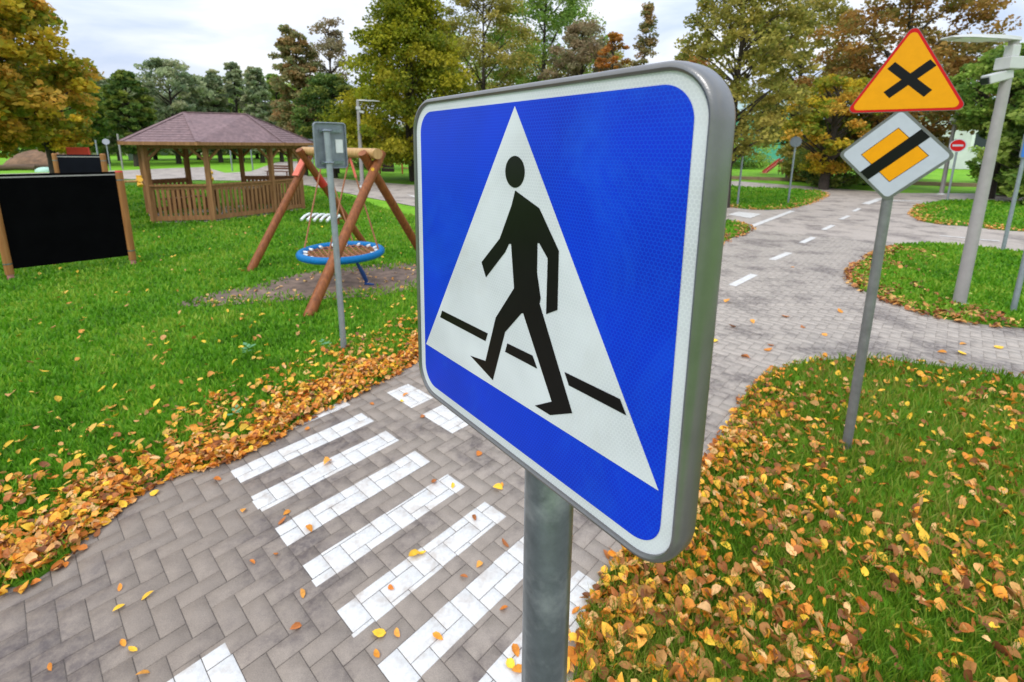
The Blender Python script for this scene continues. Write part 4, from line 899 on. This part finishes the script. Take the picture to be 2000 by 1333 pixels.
def tree(name,x,y,h,Rr,z0,shape,pal,label,ncl=140,lpc=90,ls=.16,seed=0,tr=.16,group=None,stems=1,lean=0,cat='tree',clr=.2,shellp=.35,droop=.0):
    g=np.random.default_rng(seed); o=thing(name,label,cat,(x,y,-.03),g.uniform(0,6),group)
    ch=h-z0; cl=[]
    for i in range(ncl):
        t=g.uniform(0,1)**(1.25 if shape=='cone' else 1.0); a=g.uniform(0,2*math.pi); rr=Rr*radius(shape,t)*(shellp+(1-shellp)*math.sqrt(g.uniform(0,1)))*g.uniform(.85,1.12)
        cl.append((rr*math.cos(a)+lean*t,rr*math.sin(a),z0+ch*t))
    cl.append((lean,0,h-.2)); cl=np.array(cl); n=len(cl)
    # trunk and limbs
    mb=MB()
    for s in range(stems):
        dx,dy=(g.uniform(-.5,.5),g.uniform(-.3,.3)) if stems>1 else (0,0)
        mb.tube([(dx*.2,dy*.2,0),(dx+g.uniform(-.1,.1),dy,h*.25),(dx*1.4+lean*.4,dy+g.uniform(-.15,.15),h*.55),(lean,0,h*.93)],[tr*1.25,tr,tr*.6,.02],10)
    for i in g.choice(n,min(n,46),replace=False):
        c=cl[i]; zs=max(z0*.75,c[2]-np.hypot(c[0],c[1])*.75); st=Vector((lean*zs/h,0,zs)); en=Vector(c); md=st.lerp(en,.5)+Vector((g.uniform(-.1,.1),g.uniform(-.1,.1),.12))
        mb.tube([st,md,en],[tr*.32,tr*.2,.012],6,cap=False)
    mb.build('trunk',M['bark'],o,smooth=True)
    k=(g.poisson(lpc,n)).clip(8); idx=np.repeat(np.arange(n),k); N_=len(idx)
    size=np.array([g.uniform(.7,1.35) for _ in range(n)])*clr*Rr
    off=g.normal(0,1,(N_,3)); off/=np.linalg.norm(off,axis=1)[:,None]; off*=(g.uniform(0,1,N_)**.45)[:,None]
    off[:,2]*=.55; P=cl[idx]+off*size[idx][:,None]; 
    P[:,2]-=droop*np.hypot(off[:,0],off[:,1])*size[idx]
    P[:,2]=np.maximum(P[:,2],.15)
    # leaf quads
    s=ls*g.uniform(.6,1.35,N_); d1=g.normal(0,1,(N_,3)); d1[:,2]*=.6; d1/=np.linalg.norm(d1,axis=1)[:,None]
    d2=g.normal(0,1,(N_,3)); d2-=d1*(d1*d2).sum(1)[:,None]; d2/=np.linalg.norm(d2,axis=1)[:,None]
    V=np.stack([P-d1*s[:,None]*.5,P+d2*s[:,None]*.34,P+d1*s[:,None]*.5,P-d2*s[:,None]*.34],1).reshape(-1,3)
    Q=np.arange(N_*4).reshape(-1,4)
    pal=np.array(PAL[pal]); cc=pal[g.integers(0,len(pal),n)]*g.uniform(.8,1.2,(n,1)); lc=.6*cc[idx]+.4*pal[g.integers(0,len(pal),N_)]; lc*=g.uniform(.75,1.25,(N_,1))
    link('crown',npmesh('crown',V,quads=Q,col=np.repeat(lc,4,0)),M['leaf'],o)
    return o
def ftree(px,dist,ytop,wpx,z0,shape,pal,label,**k):
    x,y=far(px,dist); h=zat(px,ytop,x,y); Rr=wpx/2*dist/F*1.0*math.cos(math.atan2(x,y))**1 if False else wpx/2*math.hypot(x,y)/F/ (1/math.cos(math.atan2(x,y)))
    return tree(k.pop('name','tree'),x,y,h,Rr,z0,shape,pal,label,**k)
ftree(-70,21,-70,400,2.1,'round','gold','large golden and green autumn tree filling the left edge',name='broadleaf_tree',ncl=300,lpc=170,ls=.17,seed=1,tr=.25,clr=.16,droop=.4)
ftree(95,31,135,150,1.9,'oval','gold','smaller yellow orange tree behind the left edge tree',name='broadleaf_tree',ncl=120,lpc=110,ls=.17,seed=2,tr=.15,droop=.4)
ftree(803,29.5,-90,330,1.6,'cone','maple','big yellow green maple with several dark stems behind the crossing sign',name='maple_tree',ncl=480,lpc=170,ls=.18,seed=3,tr=.13,stems=3,clr=.15,droop=.5,shellp=.3)
ftree(1428,19,-45,262,2.0,'oval','olive','sparse brown and olive tree just right of the crossing sign',name='broadleaf_tree',ncl=250,lpc=95,ls=.13,seed=4,tr=.14,clr=.15,droop=.5,shellp=.15)
ftree(1548,40,-5,210,2.6,'oval','olive','loose olive brown tree behind the round backed sign',name='broadleaf_tree',ncl=220,lpc=100,ls=.2,seed=24,tr=.18,clr=.16,droop=.5)
ftree(1740,34,-60,300,2.0,'oval','rust','tall rust brown tree behind the yellow warning triangle',name='broadleaf_tree',ncl=230,lpc=130,ls=.2,seed=5,tr=.25,clr=.17,shellp=.25)
ftree(1620,30,150,170,1.0,'round','gold','low golden tree left of the warning triangle',name='broadleaf_tree',ncl=110,lpc=110,ls=.18,seed=25,tr=.2)
ftree(1950,30,95,190,2.9,'oval','green','green tree behind the near lamp post',name='broadleaf_tree',ncl=170,lpc=110,ls=.16,seed=6,tr=.2,clr=.17)
ftree(2045,30,50,200,.8,'oval','dark','dark green tree at the right edge',name='broadleaf_tree',ncl=150,lpc=110,ls=.18,seed=7,tr=.2)
ftree(592,36,58,112,1.2,'column','brownolive','slim brown tinted tree with a narrow crown left of the maple',name='columnar_tree',ncl=210,lpc=90,ls=.2,seed=8,tr=.16,clr=.2,shellp=.1)
ftree(655,38,38,120,1.5,'column','purple','bare topped grey purple tree between the brown tree and the maple',name='columnar_tree',ncl=70,lpc=85,ls=.17,seed=9,tr=.16,clr=.22,shellp=.1)
ftree(650,33,150,130,1.0,'oval','dark','dark green tree behind the distant lamp post',name='broadleaf_tree',ncl=180,lpc=110,ls=.18,seed=10,tr=.16)
ftree(945,40,-45,190,2,'oval','olive','tall olive tree with thin top right of the maple',name='broadleaf_tree',ncl=240,lpc=110,ls=.2,seed=11,tr=.2)
ftree(1060,44,-60,210,2,'oval','green','bright green tall tree above the crossing sign',name='broadleaf_tree',ncl=300,lpc=120,ls=.22,seed=12,tr=.25)
ftree(1130,38,50,150,2,'oval','purple','dull purple brown tree above the top edge of the crossing sign',name='broadleaf_tree',ncl=200,lpc=110,ls=.2,seed=13,tr=.2)
ftree(1190,34,68,80,2,'oval','orange','small orange tree above the crossing sign',name='broadleaf_tree',ncl=70,lpc=90,ls=.18,seed=14,tr=.15)
ftree(1250,36,12,95,2,'cone','brownolive','narrow pointed rust tree above the right corner of the crossing sign',name='conical_tree',ncl=130,lpc=70,ls=.17,seed=15,tr=.12,clr=.2)
ftree(1340,45,110,120,2,'oval','orange','far orange tree behind the sparse olive tree',name='broadleaf_tree',ncl=80,lpc=90,ls=.22,seed=16,tr=.2)
row=[(160,58,135,90,'green','oval'),(205,62,150,80,'bluegreen','round'),(262,55,143,72,'dark','round'),(345,60,120,130,'bluegreen','oval'),(400,66,172,80,'dark','round'),(428,62,140,58,'bluegreen','column'),(470,64,126,54,'bluegreen','column'),(510,60,135,60,'bluegreen','column'),(548,62,147,60,'green','column'),(455,75,170,150,'green','round'),(300,75,175,110,'bluegreen','round'),(120,64,180,110,'green','round'),(385,72,150,110,'bluegreen','oval'),(500,76,158,120,'bluegreen','oval'),(570,74,165,110,'green','oval'),(230,72,160,110,'bluegreen','oval'),(1000,62,60,200,'olive','oval'),(1170,60,95,180,'olive','oval'),(1300,64,150,150,'green','oval'),(870,58,60,170,'green','oval')]
lab=['leafy green tree above the red board','pale bluish tree between the red board and the gazebo roof','dark round tree above the left slope of the gazebo roof','broad grey green tree above the gazebo ridge','low dark tree behind the gazebo ridge','slender pale tree right of the gazebo ridge','tallest slender tree in the far row above the gazebo','slender tree near the right end of the far row','last slender tree of the far row beside the brown tree','wide pale tree mass behind the slender far trees','pale wide tree behind the dark round tree','far green tree behind the golden tree','soft pale tree directly behind the gazebo ridge','soft pale tree behind the two slender trees','pale green tree behind the narrow brown tree','soft pale tree left of the gazebo roof','far olive tree above the middle of the crossing sign','far olive tree behind the small orange tree','far green tree in the gap right of the pointed tree','far green tree just right of the maple']
for i,((px,d_,yt,wp,pl_,sh),lb) in enumerate(zip(row,lab)):
    ftree(px,d_,yt,wp,1.2,sh,pl_,lb,name='distant_tree',ncl=190,lpc=60,ls=.32,seed=40+i,tr=.2,clr=.2,group='row of trees beyond the playground')
bsh=[(1455,55,272,110,'green'),(1580,36,255,95,'olive'),(1640,32,235,150,'dark'),(1700,36,240,130,'green'),(1775,44,250,90,'dark'),(1985,33,215,110,'dark'),(1955,44,262,80,'green'),(2040,28,180,150,'green'),(700,45,240,150,'dark'),(880,45,250,200,'dark')]
bl=['far green shrub behind the red slide','olive shrub right of the red slide','dark green shrub left of the diamond sign','green shrub behind the diamond sign','dark shrub left of the no entry sign','deep green shrub by the blue sign','low green shrub behind the near lamp post','green shrub at the right edge','dark shrub behind the distant lamp post','dark shrub hidden behind the crossing sign']
for i,((px,d_,yt,wp,pl_),lb) in enumerate(zip(bsh,bl)):
    ftree(px,d_,yt,wp,.1,'round',pl_,lb,name='shrub',cat='shrub',ncl=60,lpc=90,ls=.2,seed=70+i,tr=.07,clr=.3)
# continuous dark wood far behind
def wood():
    g=np.random.default_rng(5); n=42000; az_=np.radians(g.uniform(-60,62,n)); d=g.uniform(95,125,n)
    hmax=6.5+1.8*np.sin(az_*13)+1.5*np.sin(az_*29+1)+1.2*np.sin(az_*61); z=hmax*g.uniform(0,1,n)**.8
    P=np.c_[d*np.sin(az_),d*np.cos(az_),z]; s=g.uniform(.7,1.5,n)
    d1=g.normal(0,1,(n,3)); d1/=np.linalg.norm(d1,axis=1)[:,None]; d2=g.normal(0,1,(n,3)); d2-=d1*(d1*d2).sum(1)[:,None]; d2/=np.linalg.norm(d2,axis=1)[:,None]
    V=np.stack([P-d1*s[:,None]*.5,P+d2*s[:,None]*.4,P+d1*s[:,None]*.5,P-d2*s[:,None]*.4],1).reshape(-1,3)
    pal=np.array(PAL['bluegreen']+PAL['dark']); c=pal[g.integers(0,len(pal),n)]
    tag(link('distant_wood',npmesh('distant_wood',V,quads=np.arange(n*4).reshape(-1,4),col=np.repeat(c,4,0)),M['leaf']),'dark green wood closing the view beyond the playing field','wood',kind='stuff')
wood()
